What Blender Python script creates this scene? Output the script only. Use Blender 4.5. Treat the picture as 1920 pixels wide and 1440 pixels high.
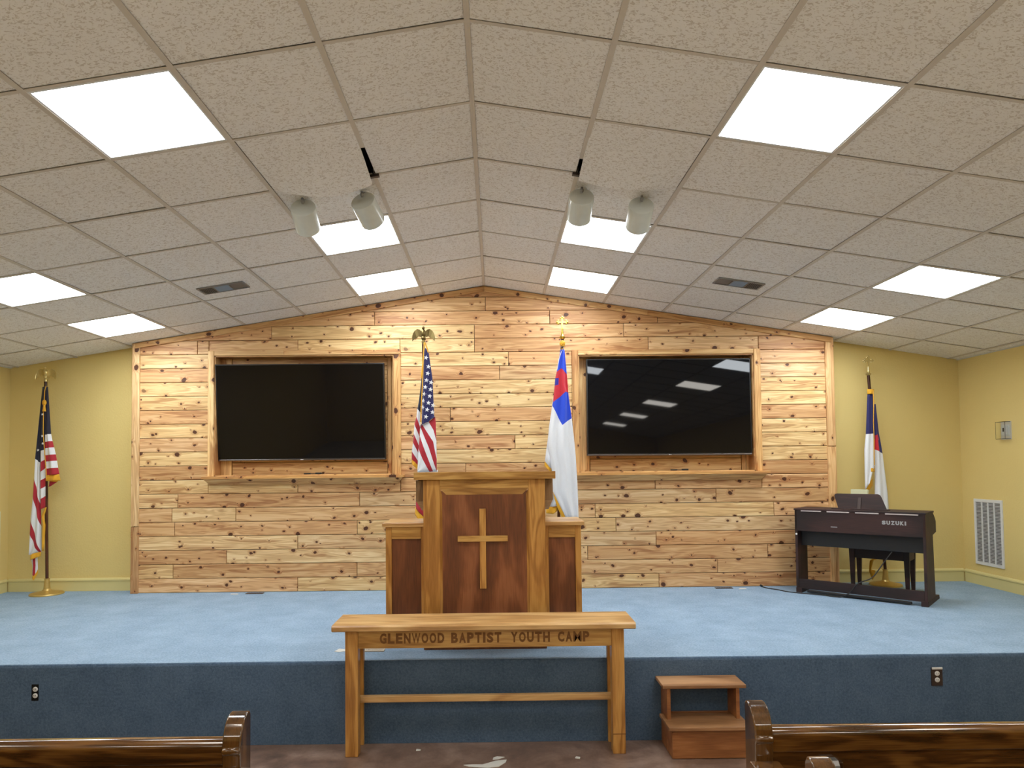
import bpy, bmesh, math, random
from mathutils import Vector, Matrix
R_ = random.Random(7)
C = bpy.context.scene.collection
PI = math.pi
for o in list(bpy.data.objects): bpy.data.objects.remove(o)
scn = bpy.context.scene

# ------------------------------------------------------------------ camera, world, exposure
F, PX, PY = 1241.82, -24.09, 110.30
CAM = Vector((.098, -6.6914, 1.2382))
RX = Vector((.99993, -.00585, -.01019)); UX = Vector((.00999, -.03415, .99937)); FX = Vector((.00620, .99940, .03409))
cd = bpy.data.cameras.new('camera'); cam = bpy.data.objects.new('camera', cd); C.objects.link(cam)
cam.matrix_world = Matrix(((RX.x, UX.x, -FX.x, CAM.x), (RX.y, UX.y, -FX.y, CAM.y), (RX.z, UX.z, -FX.z, CAM.z), (0, 0, 0, 1)))
cd.sensor_width = 36; cd.lens = F/1920*36; cd.shift_x = -PX/1920; cd.shift_y = PY/1920; cd.clip_start = .05
scn.camera = cam
w = bpy.data.worlds.new('world'); scn.world = w; w.use_nodes = True
w.node_tree.nodes['Background'].inputs[0].default_value = (.9, .95, 1, 1)
w.node_tree.nodes['Background'].inputs[1].default_value = .02
vs = scn.view_settings
vs.view_transform = 'Standard'; vs.look = 'None'; vs.gamma = 1; vs.use_curve_mapping = False
vs.exposure = 0.17
PANEL_POWER = 17.0
REAR_POWER = 13.0

# ------------------------------------------------------------------ main measures
SL = .1569; TH = math.atan(SL); ZR = 3.060; T = .61; ROW5 = .9925
XL, XR, YB, YF = -4.90, 4.93, .15, -13.0      # side walls, back wall, rear wall
ZF = -.521; YS = -2.415                          # main floor level, stage front
def zc(x): return ZR - SL*abs(x)
def rowY(j): return -(ROW5 + T*(5-j))
def at(x, y, Y):                                 # where the line of sight of a photo point meets the plane Y
    d = FX*F + RX*(x-960-PX) + UX*(720+PY-y)
    return CAM + d*((Y-CAM.y)/d.y)
def atz(x, y, Z):
    d = FX*F + RX*(x-960-PX) + UX*(720+PY-y)
    return CAM + d*((Z-CAM.z)/d.z)

# ------------------------------------------------------------------ materials
def srgb(r, g, b):
    f = lambda c: (c/255/12.92) if c/255 <= .04045 else ((c/255+.055)/1.055)**2.4
    return (f(r), f(g), f(b), 1)
class NT:
    def __init__(s, name):
        s.m = bpy.data.materials.new(name); s.m.use_nodes = True; s.t = s.m.node_tree
        s.b = s.t.nodes['Principled BSDF']
    def n(s, typ, ins=None, **kw):
        nd = s.t.nodes.new(typ)
        for k, v in kw.items(): setattr(nd, k, v)
        for k, v in (ins or {}).items():
            if hasattr(v, 'is_linked') or hasattr(v, 'links'): s.t.links.new(v, nd.inputs[k])
            else: nd.inputs[k].default_value = v
        return nd
    def math(s, op, a, b=0.0, c=0.0):
        return s.n('ShaderNodeMath', {0: a, 1: b, 2: c}, operation=op).outputs[0]
    def mix(s, f, a, b, mode='MIX'):
        nd = s.n('ShaderNodeMix', None, data_type='RGBA', blend_type=mode)
        for i, v in ((0, f), (6, a), (7, b)):
            if hasattr(v, 'is_linked') or hasattr(v, 'links'): s.t.links.new(v, nd.inputs[i])
            else: nd.inputs[i].default_value = v
        return nd.outputs[2]
    def ramp(s, f, stops):
        nd = s.n('ShaderNodeValToRGB', {0: f}); cr = nd.color_ramp
        while len(cr.elements) < len(stops): cr.elements.new(.5)
        for e, (p, c) in zip(cr.elements, stops): e.position = p; e.color = c if len(c) == 4 else (*c, 1)
        return nd.outputs[0]
    def coord(s, rnd=0.0, scale=(1, 1, 1)):
        tc = s.n('ShaderNodeTexCoord').outputs['Object']
        if rnd:
            oi = s.n('ShaderNodeObjectInfo').outputs['Random']
            v = s.math('MULTIPLY', oi, rnd)
            cb = s.n('ShaderNodeCombineXYZ', {0: v, 1: v, 2: v}).outputs[0]
            tc = s.n('ShaderNodeVectorMath', {0: tc, 1: cb}, operation='ADD').outputs[0]
        return s.n('ShaderNodeVectorMath', {0: tc, 1: scale}, operation='MULTIPLY').outputs[0]
    def out(s, col=None, rough=None, bump=None, bd=.01, bs=.3, spec=None, coat=None):
        for k, v in (('Base Color', col), ('Roughness', rough), ('Specular IOR Level', spec), ('Coat Weight', coat)):
            if v is None: continue
            if hasattr(v, 'links'): s.t.links.new(v, s.b.inputs[k])
            else: s.b.inputs[k].default_value = v
        if bump is not None:
            bn = s.n('ShaderNodeBump', {'Height': bump, 'Distance': bd, 'Strength': bs})
            s.t.links.new(bn.outputs[0], s.b.inputs['Normal'])
        return s.m
def flat(name, col, rough=.5, metal=0, spec=.5, noise=.06, scale=20):
    s = NT(name); c = s.coord()
    n = s.n('ShaderNodeTexNoise', {'Vector': c, 'Scale': scale, 'Detail': 3}).outputs[0]
    d = tuple(v*(1-noise*2) for v in col[:3])+(1,)
    s.out(s.mix(n, d, col), rough, spec=spec); s.b.inputs['Metallic'].default_value = metal
    return s.m
def knotty(name, axis, pale, mid, dark, knots=1.0, rough=.5, scale=6.5):
    # axis: index of the grain direction; cross direction is z (or x for upright boards)
    s = NT(name)
    base = s.coord(rnd=41.0)
    sp = s.n('ShaderNodeSeparateXYZ', {0: base}).outputs
    a, b = (sp[0], sp[2]) if axis == 0 else (sp[2], sp[0])
    p2 = s.n('ShaderNodeCombineXYZ', {0: s.math('MULTIPLY', a, .8), 1: b, 2: 0.0}).outputs[0]
    warp = s.n('ShaderNodeTexNoise', {'Vector': p2, 'Scale': 14.0, 'Detail': 2}).outputs[1]
    p2w = s.n('ShaderNodeVectorMath', {0: warp, 1: (.035, .035, 0), 2: p2}, operation='MULTIPLY_ADD').outputs[0]
    def layer(sc, off, lo, k0, k1):
        pv = s.n('ShaderNodeVectorMath', {0: p2w, 1: (off, off*1.7, 0)}, operation='ADD').outputs[0]
        vo = s.n('ShaderNodeTexVoronoi', {'Vector': pv, 'Scale': sc}, voronoi_dimensions='2D')
        d = vo.outputs['Distance']; cs = s.n('ShaderNodeSeparateColor', {0: vo.outputs['Color']}).outputs
        on = s.math('MULTIPLY', s.n('ShaderNodeMapRange', {0: cs[0], 1: lo, 2: lo+.02}).outputs[0], knots)
        e = s.math('SUBTRACT', d, s.math('MULTIPLY_ADD', s.math('POWER', cs[1], 2.0), k1, k0))
        kn = s.n('ShaderNodeMapRange', {0: e, 1: .012, 2: -.02}, interpolation_type='SMOOTHSTEP').outputs[0]
        ha = s.n('ShaderNodeMapRange', {0: e, 1: .17, 2: 0.0}, interpolation_type='SMOOTHSTEP').outputs[0]
        return s.math('MULTIPLY', kn, on), s.math('MULTIPLY', ha, on)
    ka, ha = layer(scale, 0.0, .42, .045, .095); kb, hb = layer(scale*1.7, 5.3, .66, .05, .09)
    knot = s.math('MAXIMUM', ka, kb); halo = s.math('MAXIMUM', ha, hb)
    bb = s.math('MULTIPLY_ADD', halo, .022, b)
    gv = s.n('ShaderNodeCombineXYZ', {0: s.math('MULTIPLY', a, 1.1), 1: s.math('MULTIPLY', bb, 17.0), 2: 3.0}).outputs[0]
    g1 = s.n('ShaderNodeTexNoise', {'Vector': gv, 'Scale': 1.0, 'Detail': 3, 'Distortion': .7}).outputs[0]
    rings = s.math('SINE', s.math('MULTIPLY', g1, 42.0))
    gf = s.n('ShaderNodeCombineXYZ', {0: s.math('MULTIPLY', a, 6.0), 1: s.math('MULTIPLY', bb, 260.0), 2: 1.0}).outputs[0]
    g2 = s.n('ShaderNodeTexNoise', {'Vector': gf, 'Scale': 1.0, 'Detail': 4}).outputs[0]
    tone = s.math('ADD', s.math('MULTIPLY', g1, .9), s.math('MULTIPLY_ADD', rings, .10, s.math('MULTIPLY', g2, .24)))
    col = s.ramp(tone, [(.30, pale), (.56, mid), (.84, dark)])
    oc = s.n('ShaderNodeObjectInfo').outputs['Color']
    col = s.mix(1.0, col, oc, 'MULTIPLY')
    col = s.mix(s.math('MULTIPLY', halo, .42), col, srgb(170, 104, 56))
    col = s.mix(s.math('MULTIPLY', knot, .95), col, srgb(72, 34, 18))
    return s.out(col, rough, bump=s.math('SUBTRACT', tone, knot), bd=.002, bs=.25, spec=.4)
def oak(name, axis, light, mid, dark, rough=.35, freq=30.0, figure=26.0, coat=0.0):
    s = NT(name); base = s.coord(rnd=17.0)
    sp = s.n('ShaderNodeSeparateXYZ', {0: base}).outputs
    others = [i for i in range(3) if i != axis]
    v = [None]*3
    gv = s.n('ShaderNodeCombineXYZ', {0: s.math('MULTIPLY', sp[axis], 1.3), 1: s.math('MULTIPLY', sp[others[0]], freq*.35), 2: s.math('MULTIPLY', sp[others[1]], freq*.35)}).outputs[0]
    g1 = s.n('ShaderNodeTexNoise', {'Vector': gv, 'Scale': 1.0, 'Detail': 3, 'Distortion': .5}).outputs[0]
    rings = s.math('SINE', s.math('MULTIPLY', g1, figure))
    gf = s.n('ShaderNodeCombineXYZ', {0: s.math('MULTIPLY', sp[axis], 9.0), 1: s.math('MULTIPLY', sp[others[0]], freq*9), 2: s.math('MULTIPLY', sp[others[1]], freq*9)}).outputs[0]
    g2 = s.n('ShaderNodeTexNoise', {'Vector': gf, 'Scale': 1.0, 'Detail': 4}).outputs[0]
    tone = s.math('MULTIPLY_ADD', rings, .16, s.math('MULTIPLY_ADD', g2, .5, s.math('MULTIPLY', g1, .5)))
    return s.out(s.ramp(tone, [(.25, light), (.52, mid), (.8, dark)]), rough, bump=tone, bd=.001, bs=.15, coat=coat)

def m_tile():
    s = NT('mineral_fibre_tile'); c = s.coord(rnd=23.0)
    big = s.n('ShaderNodeTexNoise', {'Vector': c, 'Scale': 3.0, 'Detail': 2}).outputs[0]
    c2 = s.n('ShaderNodeVectorMath', {0: c, 1: (1, 1.5, 1)}, operation='MULTIPLY').outputs[0]
    n1 = s.n('ShaderNodeTexNoise', {'Vector': c2, 'Scale': 62.0, 'Detail': 3, 'Distortion': 1.2}).outputs[0]
    fis = s.n('ShaderNodeMapRange', {0: n1, 1: .40, 2: .46}, interpolation_type='SMOOTHSTEP').outputs[0]
    n2 = s.n('ShaderNodeTexNoise', {'Vector': c, 'Scale': 240.0, 'Detail': 1}).outputs[0]
    col = s.mix(big, (.84, .815, .775, 1), (.89, .875, .85, 1))
    col = s.mix(fis, (.66, .61, .55, 1), col)
    return s.out(col, .95, bump=s.math('MULTIPLY_ADD', n2, .3, fis), bd=.0025, bs=.4, spec=.1)
def m_wall():
    s = NT('yellow_paint'); c = s.coord()
    n = s.n('ShaderNodeTexNoise', {'Vector': c, 'Scale': 1.3, 'Detail': 3}).outputs[0]
    n2 = s.n('ShaderNodeTexNoise', {'Vector': c, 'Scale': 70.0, 'Detail': 3}).outputs[0]
    col = s.mix(n, srgb(222, 198, 128), srgb(230, 207, 138))
    return s.out(col, .75, bump=n2, bd=.006, bs=.35, spec=.25)
def m_carpet(name, ca, cb):
    s = NT(name); c = s.coord()
    n = s.n('ShaderNodeTexNoise', {'Vector': c, 'Scale': 70.0, 'Detail': 5, 'Roughness': .85}).outputs[0]
    n1 = s.n('ShaderNodeTexNoise', {'Vector': c, 'Scale': 3.5, 'Detail': 5, 'Roughness': .7}).outputs[0]
    t = s.math('MULTIPLY_ADD', n, .75, s.math('MULTIPLY', n1, .3))
    r = s.ramp(t, [(.34, ca), (.68, cb)])
    return s.out(r, 1.0, bump=n, bd=.01, bs=.7, spec=.05)
def m_floor():
    s = NT('stained_concrete'); c = s.coord()
    n = s.n('ShaderNodeTexNoise', {'Vector': c, 'Scale': 2.2, 'Detail': 7, 'Roughness': .65, 'Distortion': 1.0}).outputs[0]
    n2 = s.n('ShaderNodeTexNoise', {'Vector': c, 'Scale': 14.0, 'Detail': 6, 'Roughness': .7}).outputs[0]
    t = s.math('MULTIPLY_ADD', n, .65, s.math('MULTIPLY', n2, .4))
    col = s.ramp(t, [(.36, srgb(84, 66, 56)), (.52, srgb(122, 98, 84)), (.68, srgb(150, 126, 112))])
    return s.out(col, s.math('MULTIPLY_ADD', n2, .25, .28), bump=n2, bd=.002, bs=.2)
def m_emit(name, power, col=(.89, .95, 1, 1)):
    s = NT(name); s.b.inputs['Base Color'].default_value = (.8, .8, .8, 1)
    s.b.inputs['Emission Color'].default_value = col; s.b.inputs['Emission Strength'].default_value = power
    return s.m
def m_cloth(name, col, rough=.75):
    s = NT(name); c = s.coord()
    n = s.n('ShaderNodeTexNoise', {'Vector': c, 'Scale': 260.0, 'Detail': 2}).outputs[0]
    s.out(s.mix(n, tuple(v*.85 for v in col[:3])+(1,), col), rough, bump=n, bd=.001, bs=.2)
    s.b.inputs['Sheen Weight'].default_value = .15
    return s.m
def m_gold(name, col, rough=.28, metal=1):
    s = NT(name); n = s.n('ShaderNodeTexNoise', {'Vector': s.coord(), 'Scale': 40.0}).outputs[0]
    s.out(s.mix(n, tuple(v*.8 for v in col[:3])+(1,), col), rough); s.b.inputs['Metallic'].default_value = metal
    return s.m

PALE, MIDW, DARKW = srgb(240, 215, 174), srgb(220, 184, 138), srgb(170, 122, 82)
M = dict(
    plank=knotty('knotty_cedar', 0, PALE, MIDW, DARKW),
    board_v=knotty('knotty_cedar_upright', 2, PALE, MIDW, DARKW, scale=5.0),
    sill=knotty('cedar_sill', 0, srgb(232, 196, 140), srgb(206, 160, 104), DARKW, scale=5),
    tile=m_tile(), wall=m_wall(),
    tee=flat('painted_tee', (.66, .60, .52, 1), .6, spec=.3),
    dark=flat('dark_void', (.012, .011, .01, 1), .9, spec=.1),
    core=flat('wall_core', (.05, .035, .02, 1), .9),
    carpet=m_carpet('blue_carpet', srgb(118, 145, 172), srgb(180, 204, 226)),
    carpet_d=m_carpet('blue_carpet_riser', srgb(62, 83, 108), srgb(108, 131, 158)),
    floor=m_floor(), rearbounce=flat('pale_bounce', (.60, .56, .50, 1), .5, scale=3),
    cream=flat('cream_paint', srgb(226, 212, 148), .5, scale=4),
    ceil_back=flat('plenum', (.08, .075, .07, 1), .9),
    panel=m_emit('light_diffuser', PANEL_POWER), rpanel=m_emit('rear_diffuser', REAR_POWER, (1, .95, .87, 1)),
    white=flat('white_enamel', (.78, .79, .78, 1), .35), offwhite=flat('lamp_enamel', (.66, .69, .64, 1), .22),
    grey=flat('grey_metal', (.32, .32, .32, 1), .4, .6), vent_dark=flat('duct_dark', (.05, .05, .05, 1), .7),
    bezel=flat('tv_bezel', (.015, .013, .013, 1), .3), silver=flat('tv_strip', (.22, .2, .21, 1), .25, .9),
    screen=flat('tv_screen', (.0025, .003, .0045, 1), .03, spec=.30, noise=0),
    oakx=oak('oak_x', 0, srgb(210, 166, 96), srgb(184, 136, 70), srgb(146, 100, 46)),
    oaky=oak('oak_y', 1, srgb(210, 166, 96), srgb(184, 136, 70), srgb(146, 100, 46)),
    oakz=oak('oak_z', 2, srgb(208, 156, 84), srgb(182, 128, 62), srgb(144, 94, 42)),
    topx=oak('table_top_wood', 0, srgb(220, 180, 122), srgb(200, 156, 98), srgb(164, 118, 68)),
    walnut=oak('walnut_veneer', 2, srgb(150, 92, 56), srgb(122, 70, 38), srgb(92, 50, 26), .45, 14, 14),
    dkoak=oak('grey_brown_oak', 2, srgb(150, 118, 84), srgb(122, 92, 62), srgb(92, 66, 42)),  # greyer, darker brown oak for the boxes under the desk
    step=oak('step_wood', 0, srgb(184, 126, 78), srgb(158, 102, 58), srgb(122, 74, 40), .4, 16, 16),
    steptop=oak('step_tread', 0, srgb(190, 146, 104), srgb(162, 118, 78), srgb(118, 80, 48), .4, 16, 16),
    pewx=oak('pew_wood_x', 0, srgb(130, 88, 40), srgb(88, 55, 24), srgb(46, 28, 12), .14, 30, 34, 1.0),
    pewz=oak('pew_wood_z', 2, srgb(104, 70, 34), srgb(78, 50, 24), srgb(48, 29, 13), .14, 22, 24, 1.0),
    burnt=flat('burnt_lettering', srgb(126, 84, 42), .8),
    pianow=oak('piano_veneer', 0, srgb(62, 36, 32), srgb(44, 25, 23), srgb(29, 16, 15), .6, 14, 12),
    pianob=flat('piano_black', (.012, .012, .014, 1), .45), strip=flat('silver_strip', (.7, .62, .62, 1), .3, .3),
    logo=flat('logo_grey', (.42, .42, .42, 1), .5), book=flat('book_cover', srgb(206, 206, 168), .6), page=flat('pages', srgb(232, 226, 200), .8),
    navy=m_cloth('navy_cloth', srgb(34, 34, 92)), navy_d=m_cloth('dark_navy_cloth', srgb(26, 26, 50)), royal=m_cloth('royal_blue_cloth', srgb(30, 74, 214)),
    red=m_cloth('red_cloth', srgb(176, 30, 46)), bred=m_cloth('bright_red_cloth', srgb(206, 36, 54)), wcloth=m_cloth('white_cloth', srgb(232, 234, 238)),
    purple=m_cloth('indigo_cloth', srgb(38, 40, 160)),
    gold=m_cloth('gold_fringe', srgb(226, 166, 30)), brass=m_gold('brass', srgb(224, 204, 140), .3, .85), standbrass=m_gold('stand_brass', srgb(214, 184, 112), .4, .7), abrass=m_gold('antique_brass', srgb(120, 104, 66), .4),
    bgold=m_gold('bright_gold', srgb(226, 196, 90), .25), pole=oak('pole_wood', 2, srgb(88, 48, 28), srgb(66, 34, 20), srgb(46, 22, 14), .25),
    clear=None, grille_void=flat('grille_void', (.16, .16, .155, 1), .8), blackp=flat('black_plastic', (.015, .015, .015, 1), .4), ivory=flat('ivory_plastic', (.78, .74, .66, 1), .35),
    bronze=flat('brown_metal', (.07, .05, .045, 1), .3, .5), beige=flat('beige_metal', srgb(196, 186, 168), .5),
    paper=flat('paper_scrap', (.72, .72, .68, 1), .8),
)
s = NT('clear_acrylic'); s.b.inputs['Transmission Weight'].default_value = 1; s.b.inputs['Roughness'].default_value = .02; s.b.inputs['IOR'].default_value = 1.2
s.b.inputs['Base Color'].default_value = (.97, .98, .97, 1); M['clear'] = s.m

# ------------------------------------------------------------------ mesh helpers
class MB:
    def __init__(s): s.v = []; s.f = []; s.mi = []
    def add(s, vs_, fs, mi=0):
        o = len(s.v); s.v += [tuple(v) for v in vs_]; s.f += [tuple(i+o for i in f) for f in fs]; s.mi += [mi]*len(fs); return s
    def box(s, a, b, mi=0, mat=None):
        x0, y0, z0 = a; x1, y1, z1 = b
        vv = [Vector(p) for p in ((x0,y0,z0),(x1,y0,z0),(x1,y1,z0),(x0,y1,z0),(x0,y0,z1),(x1,y0,z1),(x1,y1,z1),(x0,y1,z1))]
        if mat: vv = [mat @ p for p in vv]
        return s.add(vv, [(3,2,1,0),(4,5,6,7),(0,1,5,4),(1,2,6,5),(2,3,7,6),(3,0,4,7)], mi)
    def prism(s, poly, h0, h1, axis='y', mi=0, mat=None, front=0.0):
        # poly in the two other axes, extruded along axis from h0 to h1; front>0 chamfers the h0 face
        n = len(poly)
        def P(p, h): return Vector((p[0], h, p[1])) if axis == 'y' else (Vector((h, p[0], p[1])) if axis == 'x' else Vector((p[0], p[1], h)))
        rings = [[P(p, h1) for p in poly]]
        if front > 0:
            q = inset(poly, front); rings.append([P(p, h0+front) for p in poly]); rings.append([P(p, h0) for p in q])
        else: rings.append([P(p, h0) for p in poly])
        vv = [p for r in rings for p in r]
        if mat: vv = [mat @ p for p in vv]
        fs = [tuple(range(n))]
        for k in range(len(rings)-1):
            for i in range(n):
                j = (i+1) % n; fs.append((k*n+i, (k+1)*n+i, (k+1)*n+j, k*n+j))
        fs.append(tuple((len(rings)-1)*n+i for i in reversed(range(n))))
        return s.add(vv, fs, mi)
    def tube(s, pts, r, n=10, mi=0, caps=True):
        pts = [Vector(p) for p in pts]; rr = r if isinstance(r, (list, tuple)) else [r]*len(pts)
        vv = []
        for i, p in enumerate(pts):
            t = (pts[min(i+1, len(pts)-1)] - pts[max(i-1, 0)]).normalized()
            u = t.cross(Vector((0, 0, 1)) if abs(t.z) < .9 else Vector((1, 0, 0))).normalized(); v = t.cross(u)
            for k in range(n):
                a = 2*PI*k/n; vv.append(p + (u*math.cos(a)+v*math.sin(a))*rr[i])
        fs = []
        for i in range(len(pts)-1):
            for k in range(n):
                j = (k+1) % n; fs.append((i*n+k, i*n+j, (i+1)*n+j, (i+1)*n+k))
        if caps: fs += [tuple(reversed(range(n))), tuple((len(pts)-1)*n+k for k in range(n))]
        return s.add(vv, fs, mi)
    def lathe(s, prof, c=(0, 0, 0), n=24, mi=0, mat=None):
        vv = []
        for r, z in prof:
            for k in range(n):
                a = 2*PI*k/n; p = Vector((c[0]+r*math.cos(a), c[1]+r*math.sin(a), c[2]+z)); vv.append(mat @ p if mat else p)
        fs = []
        for i in range(len(prof)-1):
            for k in range(n):
                j = (k+1) % n; fs.append((i*n+k, i*n+j, (i+1)*n+j, (i+1)*n+k))
        fs += [tuple(reversed(range(n))), tuple((len(prof)-1)*n+k for k in range(n))]
        return s.add(vv, fs, mi)
    def ball(s, c, r, n=12, mi=0, mat=None):
        rx, ry, rz = r if isinstance(r, (tuple, list)) else (r, r, r); vv = []; m = n//2
        for i in range(1, m):
            for k in range(n):
                a = PI*i/m; b = 2*PI*k/n
                p = Vector((c[0]+rx*math.sin(a)*math.cos(b), c[1]+ry*math.sin(a)*math.sin(b), c[2]-rz*math.cos(a))); vv.append(mat @ p if mat else p)
        fs = []
        for i in range(m-2):
            for k in range(n):
                j = (k+1) % n; fs.append((i*n+k, i*n+j, (i+1)*n+j, (i+1)*n+k))
        lo = Vector((c[0], c[1], c[2]-rz)); hi = Vector((c[0], c[1], c[2]+rz))
        if mat: lo, hi = mat @ lo, mat @ hi
        o = len(vv); vv += [lo, hi]
        for k in range(n):
            j = (k+1) % n; fs += [(o, j, k), (o+1, (m-2)*n+k, (m-2)*n+j)]
        return s.add(vv, fs, mi)
    def build(s, name, mat, parent=None, loc=(0, 0, 0), bevel=0, smooth=None, seg=2):
        me = bpy.data.meshes.new(name); me.from_pydata(s.v, [], s.f)
        for mm in (mat if isinstance(mat, (list, tuple)) else [mat]): me.materials.append(mm)
        me.polygons.foreach_set('material_index', s.mi); me.update()
        if smooth is not None: me.shade_smooth(); me.set_sharp_from_angle(angle=math.radians(smooth))
        o = bpy.data.objects.new(name, me); o.location = loc; C.objects.link(o)
        if parent: o.parent = parent
        if bevel:
            bv = o.modifiers.new('bevel', 'BEVEL'); bv.width = bevel; bv.segments = seg; bv.limit_method = 'ANGLE'; bv.angle_limit = math.radians(40)
        return o
def inset(poly, d):
    n = len(poly); out = []
    area = sum(poly[i][0]*poly[(i+1) % n][1]-poly[(i+1) % n][0]*poly[i][1] for i in range(n))
    sg = 1 if area > 0 else -1
    for i in range(n):
        p0, p1, p2 = poly[i-1], poly[i], poly[(i+1) % n]
        def nrm(a, b):
            dx, dy = b[0]-a[0], b[1]-a[1]; l = math.hypot(dx, dy) or 1; return (-dy/l*sg, dx/l*sg)
        n1, n2 = nrm(p0, p1), nrm(p1, p2); k = 1+n1[0]*n2[0]+n1[1]*n2[1]
        k = max(k, .35); out.append((p1[0]+d*(n1[0]+n2[0])/k, p1[1]+d*(n1[1]+n2[1])/k))
    return out
def clip(poly, a, b, c):                        # keep a*x+b*z <= c
    out = []
    for i in range(len(poly)):
        p, q = poly[i-1], poly[i]; dp = a*p[0]+b*p[1]-c; dq = a*q[0]+b*q[1]-c
        if (dp <= 0) != (dq <= 0): t = dp/(dp-dq); out.append((p[0]+(q[0]-p[0])*t, p[1]+(q[1]-p[1])*t))
        if dq <= 0: out.append(q)
    res = []
    for p in out:
        if not res or math.hypot(p[0]-res[-1][0], p[1]-res[-1][1]) > 1e-3: res.append(p)
    if len(res) > 1 and math.hypot(res[0][0]-res[-1][0], res[0][1]-res[-1][1]) < 1e-3: res.pop()
    return res
def roofclip(poly, gap=0.0):
    p = clip(poly, SL, 1, ZR-gap)
    return clip(p, -SL, 1, ZR-gap) if len(p) > 2 else p
def rect(x0, z0, x1, z1): return [(x0, z0), (x1, z0), (x1, z1), (x0, z1)]
def thing(name, label, cat, loc=(0, 0, 0), rz=0, group=None, kind=None):
    o = bpy.data.objects.new(name, None); C.objects.link(o); o.location = loc; o.rotation_euler = (0, 0, rz); o.empty_display_size = .1
    return tag(o, label, cat, group, kind)
def tag(o, label=None, cat=None, group=None, kind=None):
    if label: o['label'] = label
    if cat: o['category'] = cat
    if group: o['group'] = group
    if kind: o['kind'] = kind
    return o
def copy_part(src, parent, loc=None):
    c = src.copy(); C.objects.link(c); c.parent = parent
    if loc is not None: c.location = loc
    return c
def text_mesh(body, name, mat, parent, width, height, depth=.002, offset=0.0, spacing=1.0, word=1.0):
    cu = bpy.data.curves.new('lettering_curve', 'FONT'); cu.body = body; cu.size = 1; cu.extrude = .02; cu.offset = offset
    cu.space_character = spacing; cu.space_word = word; cu.resolution_u = 3
    tmp = bpy.data.objects.new('tmp_text', cu); C.objects.link(tmp)
    bpy.context.view_layer.update()
    me = bpy.data.meshes.new_from_object(tmp.evaluated_get(bpy.context.evaluated_depsgraph_get()))
    bpy.data.objects.remove(tmp); bpy.data.curves.remove(cu)
    xs = [v.co.x for v in me.vertices]; ys = [v.co.y for v in me.vertices]; x0, x1, y0, y1 = min(xs), max(xs), min(ys), max(ys)
    for v in me.vertices:
        x, y, z = v.co; v.co = ((x-(x0+x1)/2)/(x1-x0)*width, -z/.02*depth/2, (y-(y0+y1)/2)/(y1-y0)*height)
    me.materials.clear(); me.materials.append(mat)
    o = bpy.data.objects.new(name, me); C.objects.link(o); o.parent = parent
    return o

def letters(word, x0, x1, y, z, h, mat, parent, off=.035):
    ws = [.38 if c == 'I' else (1.25 if c in 'WM' else 1.0) for c in word]; gap = .2
    unit = (x1-x0)/(sum(ws)+gap*(len(ws)-1)); x = x0
    for c, w_ in zip(word, ws):
        o = text_mesh(c, 'letter', mat, parent, unit*w_, h, .0025, off*(.5 if c in 'MW' else 1.3)); o.location = (x+unit*w_/2, y, z); x += unit*(w_+gap)

# ------------------------------------------------------------------ room shell
def struct(o): o['kind'] = 'structure'; return o
fl = MB(); fl.box((XL-.1, YF-.1, ZF-.1), (XR+.1, YS, ZF)); struct(fl.build('floor', M['floor']))
MB().box((XL, YF, ZF), (XR, -3.6, ZF+.006)).build('floor_bounce_sheet', M['rearbounce'], bpy.data.objects['floor'])  # invented pale sheet over the unseen rear floor, bounces light up to the ceiling
st = struct(MB().box((XL, YS+.012, ZF), (XR, YB, -.001)).build('stage_floor', M['carpet']))
st['label'] = 'raised stage covered in light blue carpet'
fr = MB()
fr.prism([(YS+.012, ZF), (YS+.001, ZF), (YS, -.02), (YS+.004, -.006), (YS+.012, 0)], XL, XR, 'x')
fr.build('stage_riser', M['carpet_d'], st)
MB().box((XL, YS+.010, -.004), (XR, YB, 0)).build('carpet_top', M['carpet'], st)
wb = MB(); 
poly = [(XL-.15, ZF), (XR+.15, ZF), (XR+.15, zc(XR+.15)+.3), (0, ZR+.3), (XL-.15, zc(XL-.15)+.3)]
wb.prism(poly, YB, YB+.12, 'y'); struct(wb.build('wall_back', M['wall']))
struct(MB().box((XL-.15, YF, ZF), (XL, YB, zc(XL)+.3)).build('wall_left', M['wall']))
struct(MB().box((XR, YF, ZF), (XR+.15, YB, zc(XR)+.3)).build('wall_right', M['wall']))
struct(MB().prism(poly, YF-.12, YF, 'y').build('wall_rear', M['wall']))
# faint vertical drywall seams on the yellow walls
def baseboard(name, a, b, z0, nrm):
    # profile: tall flat board with a small rounded cap
    a, b = Vector(a), Vector(b); n = Vector(nrm); mb = MB()
    prof = [(0, 0), (.014, 0), (.014, .098), (.022, .104), (.022, .116), (.012, .128), (0, .132)]
    vv = [a+n*p[0]+Vector((0, 0, z0+p[1])) for p in prof]+[b+n*p[0]+Vector((0, 0, z0+p[1])) for p in prof]
    k = len(prof); fs = [(i, i+1, k+i+1, k+i) for i in range(k-1)]+[(k-1, 0, k, 2*k-1), tuple(reversed(range(k))), tuple(range(k, 2*k))]
    mb.add(vv, fs)
    bm = bmesh.new(); o = mb.build(name, M['cream']); bm.from_mesh(o.data); bmesh.ops.recalc_face_normals(bm, faces=bm.faces); bm.to_mesh(o.data); bm.free()
    return struct(o)
baseboard('baseboard_back_left', (XL+.02, YB, 0), (-3.56, YB, 0), 0, (0, -1, 0))
baseboard('baseboard_back_right', (3.56, YB, 0), (XR-.02, YB, 0), 0, (0, -1, 0))
baseboard('baseboard_left', (XL, YB-.02, 0), (XL, YS, 0), 0, (1, 0, 0))
baseboard('baseboard_right', (XR, YB-.02, 0), (XR, YS, 0), 0, (-1, 0, 0))

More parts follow.
